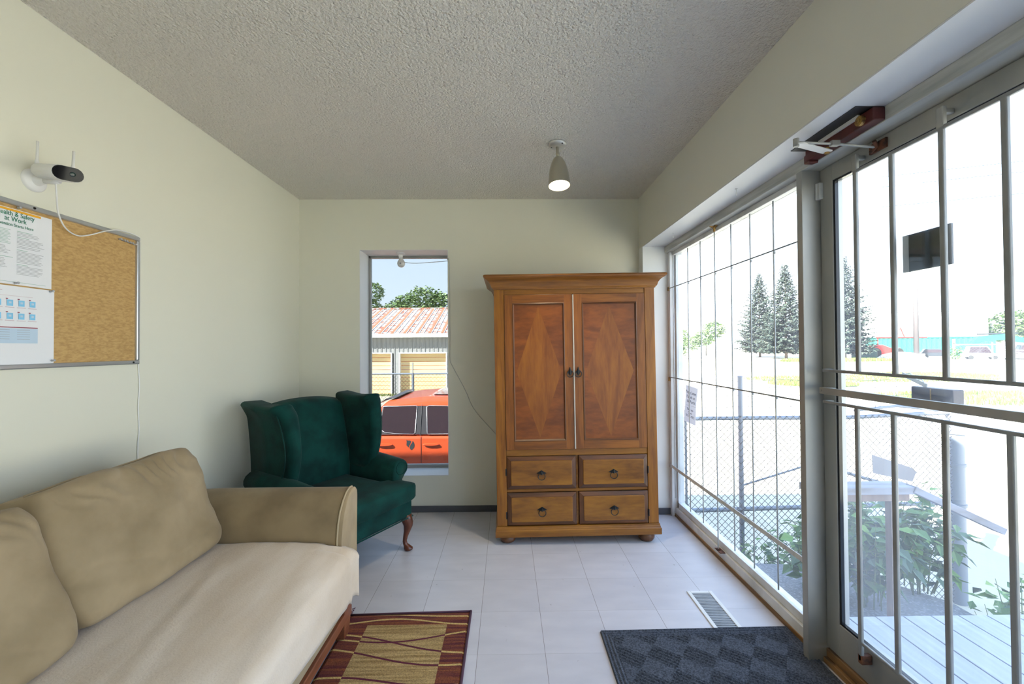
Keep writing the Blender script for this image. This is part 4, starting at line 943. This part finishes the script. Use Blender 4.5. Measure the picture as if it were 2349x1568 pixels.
ch(MB().tube([(2.18, FY, .073), (2.78, FY, .25)], .009, 8), 'brace', m_galv, fn, auto=50); ch(MB().tube([(2.9, FY, .26), (3.72, FY, .015)], .015, 8), 'brace', m_galv, fn, auto=50)
b = MB(); mesh_wires(b, (1.55, FY-.02, G), (1, 0, 0), (0, 0, 1), 2.62, 1.75, .062, .0028); ch(b, 'wire_mesh', m_wire, fn)
b = MB()
for z in (1.045, .98, .90, .80):
    pts = [(1.55+.1*i, FY, z+.008*sin(i*1.1+z*9)) for i in range(27)]; b.tube(pts, .0022, 5)
    for i in range(1, 26, 2): b.tube([(1.55+.1*i-.012, FY-.01, z-.012), (1.55+.1*i+.012, FY+.01, z+.014)], .002, 4)
ch(b, 'barbed_wire', m_wire, fn)
sgn = tag(MB().prism([(3.378, .357), (3.74, .235), (3.79, .19), (3.752, .102), (3.387, .186)], 'Y', FY-.035, FY-.030).build('fence_sign', mat('grey_sign_back', (.22, .21, .23), .6)), 'grey metal sign back hanging askew on the near chain-link fence', 'sign')

# leaves
def leaf(b, p, L_, W_, az, el, m=0, roll=0):
    d = Vector((cos(az)*cos(el), sin(az)*cos(el), sin(el))); s = d.cross(Vector((0, 0, 1))).normalized(); s.rotate(Matrix.Rotation(roll, 3, d)); n = s.cross(d)
    b.add([p, p+d*L_*.45+s*W_/2+n*L_*.05, p+d*L_-n*L_*.12, p+d*L_*.45-s*W_/2+n*L_*.05], [(0, 1, 2), (0, 2, 3)], m)
m_leaf = [mat('leaf_green', (.07, .15, .03), .55), mat('leaf_light', (.13, .24, .045), .55), mat('leaf_bluish', (.06, .12, .065), .5)]
for mm in m_leaf:
    mm.node_tree.nodes['Principled BSDF'].inputs['Transmission Weight'].default_value = 0
m_stem = mat('stem_green', (.16, .20, .07), .7)
def plant(name, x, y, z0, h, rad, n, ls, label, cat, grp, seed, stems=10):
    rnd = random.Random(seed); root = tag(empty(name, (x, y, z0)), label, cat, grp)
    b = MB(); sb = MB()
    for i in range(stems):
        a = rnd.uniform(0, 2*pi); rr = rad*sqrt(rnd.random()); hh = h*(1-.35*(rr/rad)**2)*rnd.uniform(.75, 1.05)
        tip = Vector((x+rr*cos(a), y+rr*.7*sin(a), z0+hh)); base = Vector((x+rr*.4*cos(a), y+rr*.3*sin(a), z0))
        midp = base.lerp(tip, .5)+Vector((rnd.uniform(-.05, .05), rnd.uniform(-.05, .05), 0))
        sb.tube([base, midp, tip], [.005, .004, .0015], 5)
        for k in range(n//stems):
            t = rnd.uniform(.12, 1)**.7; p = (base.lerp(midp, t*2) if t < .5 else midp.lerp(tip, t*2-1)); p = p+Vector((rnd.gauss(0, .035), rnd.gauss(0, .035), rnd.gauss(0, .02)))
            leaf(b, p, ls*rnd.uniform(.6, 1.2), ls*.62*rnd.uniform(.6, 1.1), rnd.uniform(0, 2*pi), rnd.uniform(-.7, .4), rnd.choice((0, 0, 1, 2)), rnd.uniform(-.6, .6))
    ch(b, 'leaves', m_leaf, root); ch(sb, 'stems', m_stem, root, smooth=True)
    return root
GP = 'weeds along the near fence'
plant('weed_clump', 2.52, 3.62, G, 1.12, .30, 420, .085, 'leafy green weed clump behind the window, left of the door post', 'plant', GP, 1)
plant('weed_clump', 2.15, 3.66, G, .85, .20, 220, .07, 'lower weed clump at the foot of the thin fence post', 'plant', GP, 2)
plant('weed_clump', 2.86, 3.62, G, 1.15, .28, 380, .085, 'tall weed clump hidden partly by the door frame post', 'plant', GP, 3)
plant('weed_clump', 1.80, 3.68, G, .72, .18, 150, .07, 'small weed clump at the window\'s far lower corner', 'plant', GP, 12)
plant('vine_bush', 2.55, 2.95, -.45, .84, .30, 420, .12, 'broad-leaved bush right behind the porch railing post', 'plant', GP, 4, 16)
plant('vine_bush', 3.02, 3.10, -.45, .78, .30, 400, .11, 'broad-leaved bush left of the thick corner post', 'plant', GP, 5, 16)
plant('vine_bush', 3.42, 2.75, G, .92, .34, 420, .10, 'bushy weeds at the foot of the thick corner post', 'plant', GP, 6, 16)
plant('vine_bush', 3.55, 2.25, G, .82, .36, 380, .09, 'low weeds right of the corner post beyond the deck', 'plant', GP, 8, 16)
plant('vine_bush', 2.25, 3.05, -.45, .74, .24, 300, .12, 'broad-leaved bush left of the porch railing post', 'plant', GP, 9, 14)

# ------------------------------------------------------------------ behind the rear window: truck, fence, garage, trees
tr = tag(empty('pickup_truck', (-1.3, 7.1, G)), 'orange-red crew cab pickup parked outside the narrow window', 'pickup truck')
m_car = mat('orange_red_car_paint', (.62, .085, .025), .28, coat=.8, spec=.5); m_cgl = mat('tinted_car_glass', (.030, .018, .024), .06, spec=.6); m_blk = mat('black_trim', (.03, .028, .035), .4); m_chr = mat('bright_window_trim', (.6, .6, .62), .25, metal=.7); m_tire = mat('tyre_rubber', (.02, .02, .02), .9)
TY = 6.2; TW = 1.85
side = [(-3.75, -.42), (-3.78, .02), (-3.72, .10), (-2.02, .095), (-1.9, .085), (.15, .075), (.35, .06), (1.25, -.02), (1.42, -.10), (1.47, -.38), (1.45, -.52), (1.2, -.60), (-3.6, -.60)]
def carsec(y, ins):
    return [(p[0]*(1-.004*ins), y, p[1]-ins*.01 if p[1] > 0 else p[1]) for p in side]
b = MB().loft([[(p[0], TY+.05, p[1]-.035 if p[1] > -.1 else p[1]) for p in side], [(p[0], TY+.012, p[1]-.010 if p[1] > -.1 else p[1]) for p in side], [(p[0], TY+.055, p[1]) for p in side], [(p[0], TY+TW-.05, p[1]) for p in side], [(p[0], TY+TW, p[1]-.02) for p in side]])
b = MB().loft([[(p[0], TY, min(p[1], .045)) for p in side], [(p[0], TY+.035, p[1]) for p in side], [(p[0], TY+TW-.035, p[1]) for p in side], [(p[0], TY+TW, min(p[1], .045)) for p in side]])
ch(b, 'truck_body', m_car, tr, bev=.012, bseg=3)
cabp = [(-2.02, .085), (-1.93, .46), (-1.80, .575), (-1.2, .63), (-.55, .62), (-.25, .56), (.32, .085)]
b = MB().loft([[(p[0], TY+.02+.16*max(0, (p[1]-.085))/.5, p[1]-(.05 if p[1] > .5 else 0)) for p in cabp], [(p[0], TY+.10+.16*max(0, (p[1]-.085))/.5, p[1]) for p in cabp], [(p[0], TY+TW-.10-.16*max(0, (p[1]-.085))/.5, p[1]) for p in cabp], [(p[0], TY+TW-.02-.16*max(0, (p[1]-.085))/.5, p[1]-(.05 if p[1] > .5 else 0)) for p in cabp]])
ch(b, 'cab', m_car, tr, bev=.03, bseg=4)
def sy(z): return TY+.02+.16*max(0, (z-.085))/.5-.004
def sidepanel(poly, name, m, off, par=tr, th=.006):
    b = MB(); n = len(poly); A = [(p[0], sy(p[1])-off, p[1]) for p in poly]; C_ = [(p[0], sy(p[1])-off+th, p[1]) for p in poly]
    b.loft([A, C_]); return ch(b, name, m, par)
sidepanel([(-1.905, .10), (-.03, .10), (.18, .16), (-.30, .50), (-1.86, .505)], 'pillar_trim', m_blk, .003)
def window(poly, off=.008):
    fr = sidepanel(poly, 'side_window', m_cgl, off)
    pts = [(p[0], sy(p[1])-off-.001, p[1]) for p in poly]
    b = MB().tube(pts+[pts[0]], .005, 6); o = b.build('window_trim', m_chr, fr, smooth=True); o.matrix_parent_inverse = Matrix.Identity(4); return fr
window([(-1.87, .175), (-1.80, .135), (-1.65, .115), (-1.375, .105), (-1.352, .125), (-1.345, .49), (-1.36, .505), (-1.85, .498)])
window([(-1.165, .105), (-.25, .105), (.05, .135), (-.33, .46), (-.75, .495), (-1.17, .505), (-1.20, .49), (-1.175, .13)])
b = MB().tube([(-1.275, sy(.5)-.006, .53), (-1.275, sy(.085)-.006, .09), (-1.262, TY-.002, .06), (-1.258, TY-.002, -.5)], .004, 5).tube([(-1.95, TY-.002, .05), (-1.94, TY-.002, -.5)], .004, 5)
ch(b, 'door_seam', m_blk, tr)
for x0 in (-1.240, -1.92):
    o = ch(MB().loft([[(x0+.125+.12*cos(a*pi/8)*k, y, -.040+.017*sin(a*pi/8)*k) for a in range(16)] for y, k in ((TY, 1), (TY-.03, .98), (TY-.038, .85))]), 'door_handle', m_car, tr, auto=40)
m_dec = mat('black_decal', (.03, .035, .04), .6)
ch(MB().prism([(-1.475, .030), (-1.462, .018), (-1.42, .016), (-1.405, .0), (-1.43, -.045), (-1.445, -.085), (-1.475, -.05), (-1.470, -.005)], 'Y', TY-.003, TY-.001).prism([(-1.385, .012), (-1.365, -.012), (-1.355, -.05), (-1.365, -.09), (-1.40, -.125), (-1.430, -.095), (-1.415, -.045), (-1.39, -.012)], 'Y', TY-.003, TY-.001), 'decal', m_dec, tr)
b = MB(); b.prism([(-1.15, .632), (-.60, .628), (-.60, .640), (-1.12, .644)], 'Y', TY+.45, TY+1.45); ch(b, 'sunroof', m_cgl, tr)
ch(MB().prism([(-2.0, .50), (-1.84, .60), (-1.70, .612), (-1.9, .56)], 'Y', TY+.25, TY+TW-.25), 'rear_spoiler', m_blk, tr)
for x in (-3.0, .72):
    for y in (TY-.01, TY+TW-.21):
        w_ = ch(MB().lathe([(.30, 0), (.34, .02), (.34, .20), (.30, .22)], (x, y, G+.34), 32, axis=(0, 1, 0)), 'wheel', m_tire, tr, auto=40)
        o = MB().lathe([(.20, 0), (.20, .01), (.05, -.01)], (x, y-.004, G+.34), 24, axis=(0, 1, 0)).build('rim', m_chr, w_)
ch(MB().box(-3.75, 1.45, TY+.2, TY+TW-.2, -.75, -.55), 'chassis', m_blk, tr)
ch(MB().box(1.44, 1.50, TY+.1, TY+TW-.1, -.45, -.05), 'grille', m_chr, tr)

# fence by the garage
gf = tag(empty('chain_link_fence', (-4, 14, G)), 'chain-link fence between the truck and the garage doors', 'fence')
for x in (-8.1, -5.6, -3.11, -.6, 1.9):
    ch(MB().tube([(x, 14, G), (x, 14, .55)], .045, 12).tube([(x, 14, .55), (x, 14, .90)], .018, 8), 'fence_post', m_galv, gf, auto=40)
ch(MB().tube([(-9, 14, .522), (3, 14, .522)], .030, 10), 'top_rail', m_galv, gf)
b = MB(); mesh_wires(b, (-9, 13.96, G+.02), (1, 0, 0), (0, 0, 1), 12, 1.53, .12, .004); ch(b, 'wire_mesh', m_wire, gf)
b = MB()
for z in (.86, .76, .66): b.tube([(-9+i*.5, 14, z+.01*sin(i)) for i in range(25)], .004, 4)
ch(b, 'barbed_wire', m_galv, gf)
# garage
ga = tag(empty('garage', (-5, 22, G)), 'low metal garage with a rusty red and white roof and yellow doors', 'garage')
m_side = mat('grey_metal_siding', (.34, .34, .34), .5, metal=.2); m_fasc = mat('white_fascia', (.80, .80, .80), .5)
b = MB(); x = -16.0; GY = 22.0; doors = [(-8.55, -6.02), (-5.57, -3.16), (-2.45, -.05), (-11.6, -9.1)]
def wallz(x): 
    for a, c in doors:
        if a-.06 < x < c+.06: return 1.10
    return G
while x < 5:
    z0 = wallz(x+.11)
    b.box(x, x+.22, GY, GY+.1, z0, 1.95); b.box(x+.02, x+.055, GY-.03, GY, z0, 1.95); x += .225
ch(b, 'siding', m_side, ga)
ch(MB().box(-16, 5, GY+5, GY+5.1, G, 3.5).box(-16, -15.9, GY, GY+5, G, 2).box(4.9, 5, GY, GY+5, G, 2), 'outer_walls', m_side, ga)
m_yd = mat('pale_yellow_garage_door', (.74, .56, .30), .6); m_ys = mat('amber_door_slat', (.80, .62, .36), .6); m_rd = mat('orange_door_jamb', (.62, .20, .09), .6)
for a, c in doors:
    d = ch(MB().box(a, c, GY+.30, GY+.34, G, 1.09), 'garage_door', m_rd, ga)
    b = MB(); n = 10
    for i in range(n): z = G+(1.09-G)*i/n; b.box(a, c, GY+.285, GY+.30, z+.018, z+(1.09-G)/n-.006)
    b.build('door_slat', m_yd, d)
    ch(MB().box(a-.055, a, GY-.04, GY+.30, G, 1.15).box(c, c+.055, GY-.04, GY+.30, G, 1.15).box(a, c, GY-.04, GY+.30, 1.09, 1.15), 'door_trim', m_fasc, ga)
ch(MB().box(-16.2, 5.2, GY-.42, GY-.38, 1.93, 2.12).box(-16.2, 5.2, GY-.38, GY, 1.93, 1.95), 'fascia', m_fasc, ga)
def roof_mat():
    m = bpy.data.materials.new('rusty_metal_roof'); m.use_nodes = True
    t = m.node_tree; b = t.nodes['Principled BSDF']; N = t.nodes.new; L = t.links.new
    tc = N('ShaderNodeTexCoord'); mp = N('ShaderNodeMapping'); mp.inputs['Scale'].default_value = (3.2, 5.5, 5.5); L(tc.outputs['Object'], mp.inputs[0])
    n = N('ShaderNodeTexNoise'); n.inputs['Scale'].default_value = 1.0; n.inputs['Detail'].default_value = 5; L(mp.outputs[0], n.inputs[0])
    sp = N('ShaderNodeSeparateXYZ'); L(tc.outputs['Object'], sp.inputs[0])
    a = N('ShaderNodeMath'); a.operation = 'MULTIPLY'; a.inputs[1].default_value = 2*pi/1.08; L(sp.outputs['X'], a.inputs[0]); s = N('ShaderNodeMath'); s.operation = 'SINE'; L(a.outputs[0], s.inputs[0])
    ad = N('ShaderNodeMath'); ad.operation = 'MULTIPLY_ADD'; L(s.outputs[0], ad.inputs[0]); ad.inputs[1].default_value = .03; L(n.outputs[0], ad.inputs[2])
    rp = N('ShaderNodeValToRGB'); rp.color_ramp.elements[0].position = .46; rp.color_ramp.elements[1].position = .54; rp.color_ramp.elements[0].color = (.62, .60, .58, 1); rp.color_ramp.elements[1].color = (.42, .15, .10, 1)
    L(ad.outputs[0], rp.inputs[0]); L(rp.outputs[0], b.inputs['Base Color']); b.inputs['Roughness'].default_value = .55
    return m
b = MB(); EA, EB = (GY-.42, 2.12), (GY+4.6, 3.86)
b.loft([[(-16.2, EA[0], EA[1]), (-16.2, EB[0], EB[1]), (-16.2, GY+9.5, 2.1)], [(5.2, EA[0], EA[1]), (5.2, EB[0], EB[1]), (5.2, GY+9.5, 2.1)]])
x = -16.1
while x < 5.2:
    b.bar((x, EA[0], EA[1]+.02), (x, EB[0], EB[1]+.02), .13, .03, 1); b.bar((x+.10, EA[0], EA[1]+.015), (x+.10, EB[0], EB[1]+.015), .03, .04, 2); b.bar((x+.34, EA[0], EA[1]+.015), (x+.34, EB[0], EB[1]+.015), .03, .035, 2); x += .64
b.box(-16.2, 5.2, EB[0]-.15, EB[0]+.15, EB[1]-.01, EB[1]+.05)
ch(b, 'roof', [roof_mat(), mat('rusted_rib', (.42, .16, .09), .7), mat('white_rib', (.66, .66, .64), .5)], ga)
m_grass = [mat('dry_grass', (.17, .19, .05), .9), mat('fresh_grass', (.08, .15, .025), .9)]
def grass(name, pts, n, hgt, label, seed, grp='rough grass'):
    rnd = random.Random(seed); b = MB()
    for i in range(n):
        a, c, w = rnd.choice(pts); th = rnd.uniform(0, 2*pi); rr = sqrt(rnd.random()); x = a+w[0]*rr*cos(th); y = c+w[1]*rr*sin(th); s = rnd.uniform(.5, 1.3)
        dx = rnd.uniform(-.5, .5)*hgt; az = rnd.uniform(0, pi); wd_ = hgt*.22
        b.add([(x-wd_*cos(az), y-wd_*sin(az), G), (x+wd_*cos(az), y+wd_*sin(az), G), (x+dx, y+dx*.4, G+hgt*s)], [(0, 1, 2)], rnd.randrange(2))
    o = b.build(name, m_grass); tag(o, label, 'grass', kind='stuff')
grass('grass', [(-7, 21.5, (6, .35)), (-3, 21.6, (5, .3))], 1500, .10, 'dry grass along the foot of the garage doors', 1)
grass('grass', [(26, 30, (9, 3.2)), (19, 26, (2.5, 2)), (33, 33, (5, 3))], 9000, .20, 'sunlit grass beyond the fence, left of the door\'s view', 2)
grass('grass', [(23, 18.5, (7, 2.6)), (31, 21, (4, 2))], 8000, .18, 'nearer sunlit grass at the right edge of the door\'s view', 3)
grass('grass', [(51, 64, (9, 2.2))], 4000, .45, 'far strip of grass under the spruces', 4)

# trees
m_lf = [mat('foliage_dark', (.10, .17, .06), .8), mat('foliage_mid', (.16, .24, .09), .8), mat('foliage_light', (.24, .32, .13), .8)]
m_sp = [mat('spruce_dark', (.022, .038, .032), .85), mat('spruce_mid', (.045, .066, .052), .85), mat('spruce_light', (.085, .105, .075), .85)]
m_bark = mat('bark', (.18, .14, .11), .9)
def spruce(x, y, H, label, seed, rad=None):
    rnd = random.Random(seed); rad = rad or H*.33
    root = tag(empty('spruce_tree', (x, y, G)), label, 'tree', 'spruce trees across the lot')
    b = MB(); tb = MB().tube([(x, y, G), (x, y, G+H*.98)], [H*.014, H*.002], 8)
    nbr = 330
    for k in range(nbr):
        z = .07+.92*(k/nbr)**1.12; a = k*2.39996+rnd.uniform(-.3, .3)
        L_ = rad*(1-z)**.82*(.9 if z > .15 else .75)*rnd.choice((.62, .8, .95, 1.05, 1.12))+H*.006
        droop = -.12+.45*z; wd_ = H*.030; steps = max(2, int(L_/(H*.0125)))
        for q in range(steps):
            t = (q+.7)/steps
            if t < .25 and L_ > H*.08: continue
            p = Vector((x+L_*t*cos(a), y+L_*t*sin(a), G+H*z+L_*t*droop+.10*L_*t*t))
            for _ in range(5):
                az = a+rnd.uniform(-1.3, 1.3); s_ = wd_*(1.35-.7*t)*(1.1-.55*z)
                pp = p+Vector((rnd.gauss(0, s_*.45), rnd.gauss(0, s_*.45), rnd.gauss(0, s_*.16)))
                leaf(b, pp, s_*rnd.uniform(.8, 1.5), s_*.62, az, rnd.uniform(-.5, .1), rnd.choice((0, 0, 1, 1, 2)), rnd.uniform(-.5, .5))
    ch(b, 'foliage', m_sp, root); ch(tb, 'trunk', m_bark, root)
spruce(55.5, 91.5, 18.5, 'spruce seen through the storefront window, left one of the pair', 11)
spruce(53.6, 80.0, 18.2, 'spruce seen through the storefront window, beside the door post', 12)
spruce(57.0, 70.2, 17.6, 'spruce seen through the door glass, left of the tall lamp post', 13)
def tree(name, blobs, trunk, n, ls, label, seed, grp='broadleaf trees'):
    rnd = random.Random(seed); bx_ = blobs[0]; root = tag(empty(name, (trunk[0], trunk[1], G)), label, 'tree', grp); b = MB()
    tot = sum(w[3]**2 for w in blobs)
    for (x, y, z, rr) in blobs:
        for i in range(int(n*rr*rr/tot)):
            d = Vector((rnd.gauss(0, 1), rnd.gauss(0, 1), rnd.gauss(0, 1))).normalized(); q_ = rnd.uniform(.72, 1.06)
            p = Vector((x, y, z))+Vector((d.x*rr, d.y*rr, d.z*rr*.85))*q_*(1+.18*noise.noise(d*3+Vector((x, y, z))))
            leaf(b, p, ls*rnd.uniform(.6, 1.3), ls*.75, rnd.uniform(0, 6.28), rnd.uniform(-.6, .6), rnd.choice((0, 1, 1, 2)), rnd.uniform(-.8, .8))
    ch(b, 'crown', m_lf, root); t_ = MB().tube([(trunk[0], trunk[1], G), (trunk[0], trunk[1], trunk[2])], [trunk[2]*.03+.1, .06], 8)
    for (x, y, z, rr) in blobs: t_.tube([(trunk[0], trunk[1], trunk[2]*.7), (x, y, z)], [.09, .03], 6)
    ch(t_, 'trunk', m_bark, root)
tree('tree', [(-8.8, 38, 5.0, 1.4), (-7.4, 38, 5.4, 1.7), (-5.8, 38, 5.1, 1.5), (-10, 38.3, 4.6, 1.2)], (-7.5, 38.2, 4.5), 5200, .26, 'broad rounded tree rising behind the garage roof', 21)
tree('tree', [(-13.1, 40, 5.0, 1.3), (-12.7, 40, 6.7, 1.1), (-13.4, 40.2, 3.6, 1.4)], (-13.1, 40.2, 4.5), 2600, .26, 'narrow tree at the narrow window\'s left edge', 22)
tree('tree', [(52, 110, 3.6, 2.4), (55, 111, 5.8, 2.6), (49, 110, 2.4, 2.0)], (53, 111, 3), 1800, .7, 'distant low trees left of the pair of spruces', 23)
tree('tree', [(34, 84, 2.0, 2.0), (35.2, 84, 3.6, 1.5), (34.4, 84, 0.6, 1.6)], (34.6, 84.2, 2), 1600, .45, 'small far tree by the window\'s far jamb', 24)
tree('tree', [(118, 98, 5.5, 4.0), (123, 97, 6.2, 4.4), (128, 95, 6.5, 4.5), (134, 93, 6, 4)], (124, 98, 5), 5200, .9, 'dark rounded tree group beside the white building', 25)
tree('tree', [(84, 108, 8, 2.2), (87, 108, 9, 1.8)], (85, 108.5, 7), 900, .8, 'distant treetop showing above the white building', 26)

# white building, container, pole, machines, vehicles, gate
m_wb = mat('white_cladding', (.82, .83, .84), .6); m_teal = mat('teal_paint', (.02, .22, .18), .5); m_grnp = mat('machine_green', (.015, .20, .13), .45); m_redp = mat('machine_red', (.36, .03, .025), .5)
wb = tag(empty('warehouse', (100, 101, G)), 'large plain white warehouse across the lot', 'building')
ch(MB().prism([(88, 101.5), (109.3, 94.0), (116, 112), (95, 120)], 'Z', G, 9.3), 'walls', m_wb, wb); ch(MB().prism([(87.8, 101.3), (109.5, 93.8), (116.2, 112.2), (94.8, 120.2)], 'Z', 9.3, 9.5), 'roof_edge', mat('grey_parapet', (.55, .56, .58), .6), wb)
tc_ = tag(empty('shipping_container', (96, 95, G)), 'long teal shipping container in front of the white warehouse', 'container')
b = MB(); A_, B_ = Vector((85.5, 97.5, 0)), Vector((106, 90.5, 0)); d = (B_-A_).normalized(); n_ = Vector((-d.y, d.x, 0)); L0 = (B_-A_).length
s = 0.0
ring = []
while s < L0:
    ring += [A_+d*s, A_+d*(s+.35), A_+d*(s+.45)+n_*.12, A_+d*(s+.8)+n_*.12]; s += .9
poly = [(p.x, p.y) for p in ring]+[((B_+n_*2.6).x, (B_+n_*2.6).y), ((A_+n_*2.6).x, (A_+n_*2.6).y)]
b.prism(poly, 'Z', G+.1, 3.1); ch(b, 'container_shell', m_teal, tc_)
ch(MB().bar(A_+Vector((0, 0, 3.15)), B_+Vector((0, 0, 3.15)), .25, .2).bar(A_+Vector((0, 0, G+.15)), B_+Vector((0, 0, G+.15)), .25, .2), 'corner_rails', m_teal, tc_)
lp = tag(empty('lamp_post', (72.5, 73.5, G)), 'tall grey area light on a pole, seen through the door glass', 'lamp post')
PX, PY = 72.5, 73.5
ch(MB().lathe([(1.1, 0), (1.1, .9)], (PX, PY, G), 16), 'concrete_footing', mat('pale_concrete', (.6, .6, .58), .8), lp, auto=40)
ch(MB().tube([(PX, PY, G+.9), (PX, PY, 22.6)], [.42, .26], 12), 'pole', mat('weathered_pole', (.10, .085, .085), .8), lp, smooth=True)
ch(MB().tube([(PX, PY, 22.2), (PX+.9, PY-.6, 22.5)], .10, 8), 'bracket_arm', m_galv, lp)
ch(MB().bar((PX+.8, PY-.5, 22.5), (PX+2.5, PY-1.5, 22.7), .75, .28), 'light_head', m_galv, lp, bev=.05)
# sliding gate of chain link
sg = tag(empty('yard_gate', (67, 60, G)), 'pale chain-link yard gate with diagonal braces across the road', 'gate')
A_, B_ = Vector((66.4, 61.6, G)), Vector((74.5, 55.5, G)); d = (B_-A_).normalized(); L0 = (B_-A_).length; H_ = 2.45
m_gate = mat('pale_gate_steel', (.40, .42, .44), .5)
for t_ in (0, .38, .44, 1): ch(MB().tube([A_+d*L0*t_, A_+d*L0*t_+Vector((0, 0, H_+(.8 if t_ in (0, 1) else .3)))], .17 if t_ in (0, 1) else .08, 8), 'gate_post', m_gate, sg)
for z in (.15, H_): ch(MB().tube([A_+Vector((0, 0, z)), B_+Vector((0, 0, z))], .07, 6), 'gate_rail', m_gate, sg)
for a, c in ((0, .38), (.44, 1)): ch(MB().tube([A_+d*L0*a+Vector((0, 0, H_*.75)), A_+d*L0*c+Vector((0, 0, .15))], .07, 6), 'diagonal_brace', m_gate, sg)
b = MB(); mesh_wires(b, A_, d, Vector((0, 0, 1)), L0, H_, .35, .016); ch(b, 'wire_mesh', m_wire, sg)
# green boom lift
ex = tag(empty('excavator', (88, 72, G)), 'green excavator with its boom bent over the yard gate', 'excavator')
ch(MB().prism([(82, .6), (84.5, 2.9), (89.5, 3.3), (95, 2.2), (95, 1.4), (89.5, 2.2), (85.2, 2.0), (82.8, .2)], 'Y', 74.2, 74.9), 'boom', m_grnp, ex, bev=.1)
ch(MB().tube([(84.6, 74.5, 3.3), (92, 74.5, 3.4)], .13, 8), 'hydraulic_ram', m_dark, ex)
ch(MB().prism([(95, G+1.0), (95, 4.4), (97, 5.0), (104, 4.6), (104, G+1.0)], 'Y', 72, 76), 'cabin', m_grnp, ex, bev=.3); ch(MB().prism([(95.6, 1.2), (95.8, 3.8), (98.6, 4.0), (98.6, 1.2)], 'Y', 71.9, 72.0), 'cabin_window', m_cgl, ex)
ch(MB().box(94, 105, 72, 73, G, G+1).box(94, 105, 75, 76, G, G+1), 'tracks', m_dark, ex, bev=.3)
rm = tag(empty('tractor', (72, 80, G)), 'red farm machine parked behind the fence, right of the door\'s spruce', 'machine')
ch(MB().prism([(70.0, G+.6), (70.2, 1.3), (72.5, 1.5), (74.0, .9), (76.0, .9), (76.0, G+.6)], 'Y', 80, 82), 'body', m_redp, rm, bev=.15)
for x in (70.8, 75.2): ch(MB().lathe([(.8, 0), (.95, .1), (.95, .5), (.8, .6)], (x, 79.5, G+.95), 20, axis=(0, 1, 0)), 'wheel', m_tire, rm)
ch(MB().tube([(72, 81, 2.9), (82, 81, 2.9)], .15, 8).tube([(76, 81, 2.9), (76.8, 81, 4.8), (77.6, 81, 2.9)], .12, 6).tube([(72.3, 81, 1.2), (72.3, 81, 2.9)], .1, 6), 'loader_frame', m_redp, rm)
rk = tag(MB().lathe([(0.01, 1.3), (1.2, 1.2), (2.6, .8), (3.3, .2), (3.4, -.1)], (67.0, 70.5, G), 14).build('rubble_pile', mat('grey_rubble', (.40, .40, .39), .95, bump=(2, 1, .4, (1, 1, 1)))), 'low pile of grey rubble below the red machine', 'rubble')
tag(MB().box(64.5, 67.8, 76, 78, G, .9).build('waste_skip', mat('skip_green', (.012, .045, .038), .6), bev=.1), 'dark green waste skip under the door\'s spruce', 'skip')
m_cw = mat('pale_van_paint', (.62, .74, .72), .4); m_cd = mat('dark_van_paint', (.015, .02, .028), .4)
def car(x, y, rz, mt, label, h=1.75, L0=4.6):
    root = tag(empty('parked_car', (x, y, G), rz), label, 'car', 'vehicles parked in the far yard')
    P = [(-L0/2, .35), (-L0/2, .95), (-L0*.42, 1.02), (-L0*.33, h), (L0*.12, h), (L0*.27, 1.02), (L0/2-.1, .88), (L0/2, .7), (L0/2, .35)]
    MB().prism(P, 'Y', -.9, .9).build('car_body', mt, root, bev=.12, bseg=3)
    MB().prism([(-L0*.36, 1.06), (-L0*.31, h-.12), (L0*.10, h-.12), (L0*.22, 1.06)], 'Y', -.93, .93).build('side_windows', m_cgl, root)
    for sx_ in (-1, 1):
        for sy_ in (-.92, .72): MB().lathe([(.28, 0), (.34, .03), (.34, .17), (.28, .20)], (sx_*L0*.3, sy_, .34), 16, axis=(0, 1, 0)).build('wheel', m_tire, root)
car(79.5, 69.5, -.6, m_cw, 'pale green-white van left of the yard gate', 2.2); car(84.6, 66.5, -.6, m_cd, 'dark van with tinted windows behind the yard gate', 2.4); car(78, 62.5, -.6, m_cw, 'pale car behind the gate\'s right half', 1.6); car(79.5, 77, -.6, m_cd, 'dark car behind the tall lamp post', 1.7)
plant('shrub', 62, 57.5, G, 3.0, 1.2, 240, .4, 'thin shrub by the road left of the yard gate', 'shrub', None, 31, 14)
# overhead wires at the right
b = MB()
for z in (14.0, 14.8, 12.4): b.tube([(30, 33-(.02*i)*0, z-.01) if i == 0 else (30+i*4, 33-i*1.2, z+.25*i*.3) for i in range(8)], .02, 4)
tag(b.build('power_line', m_dark), 'thin overhead power lines crossing the sky above the door\'s view', 'power line')
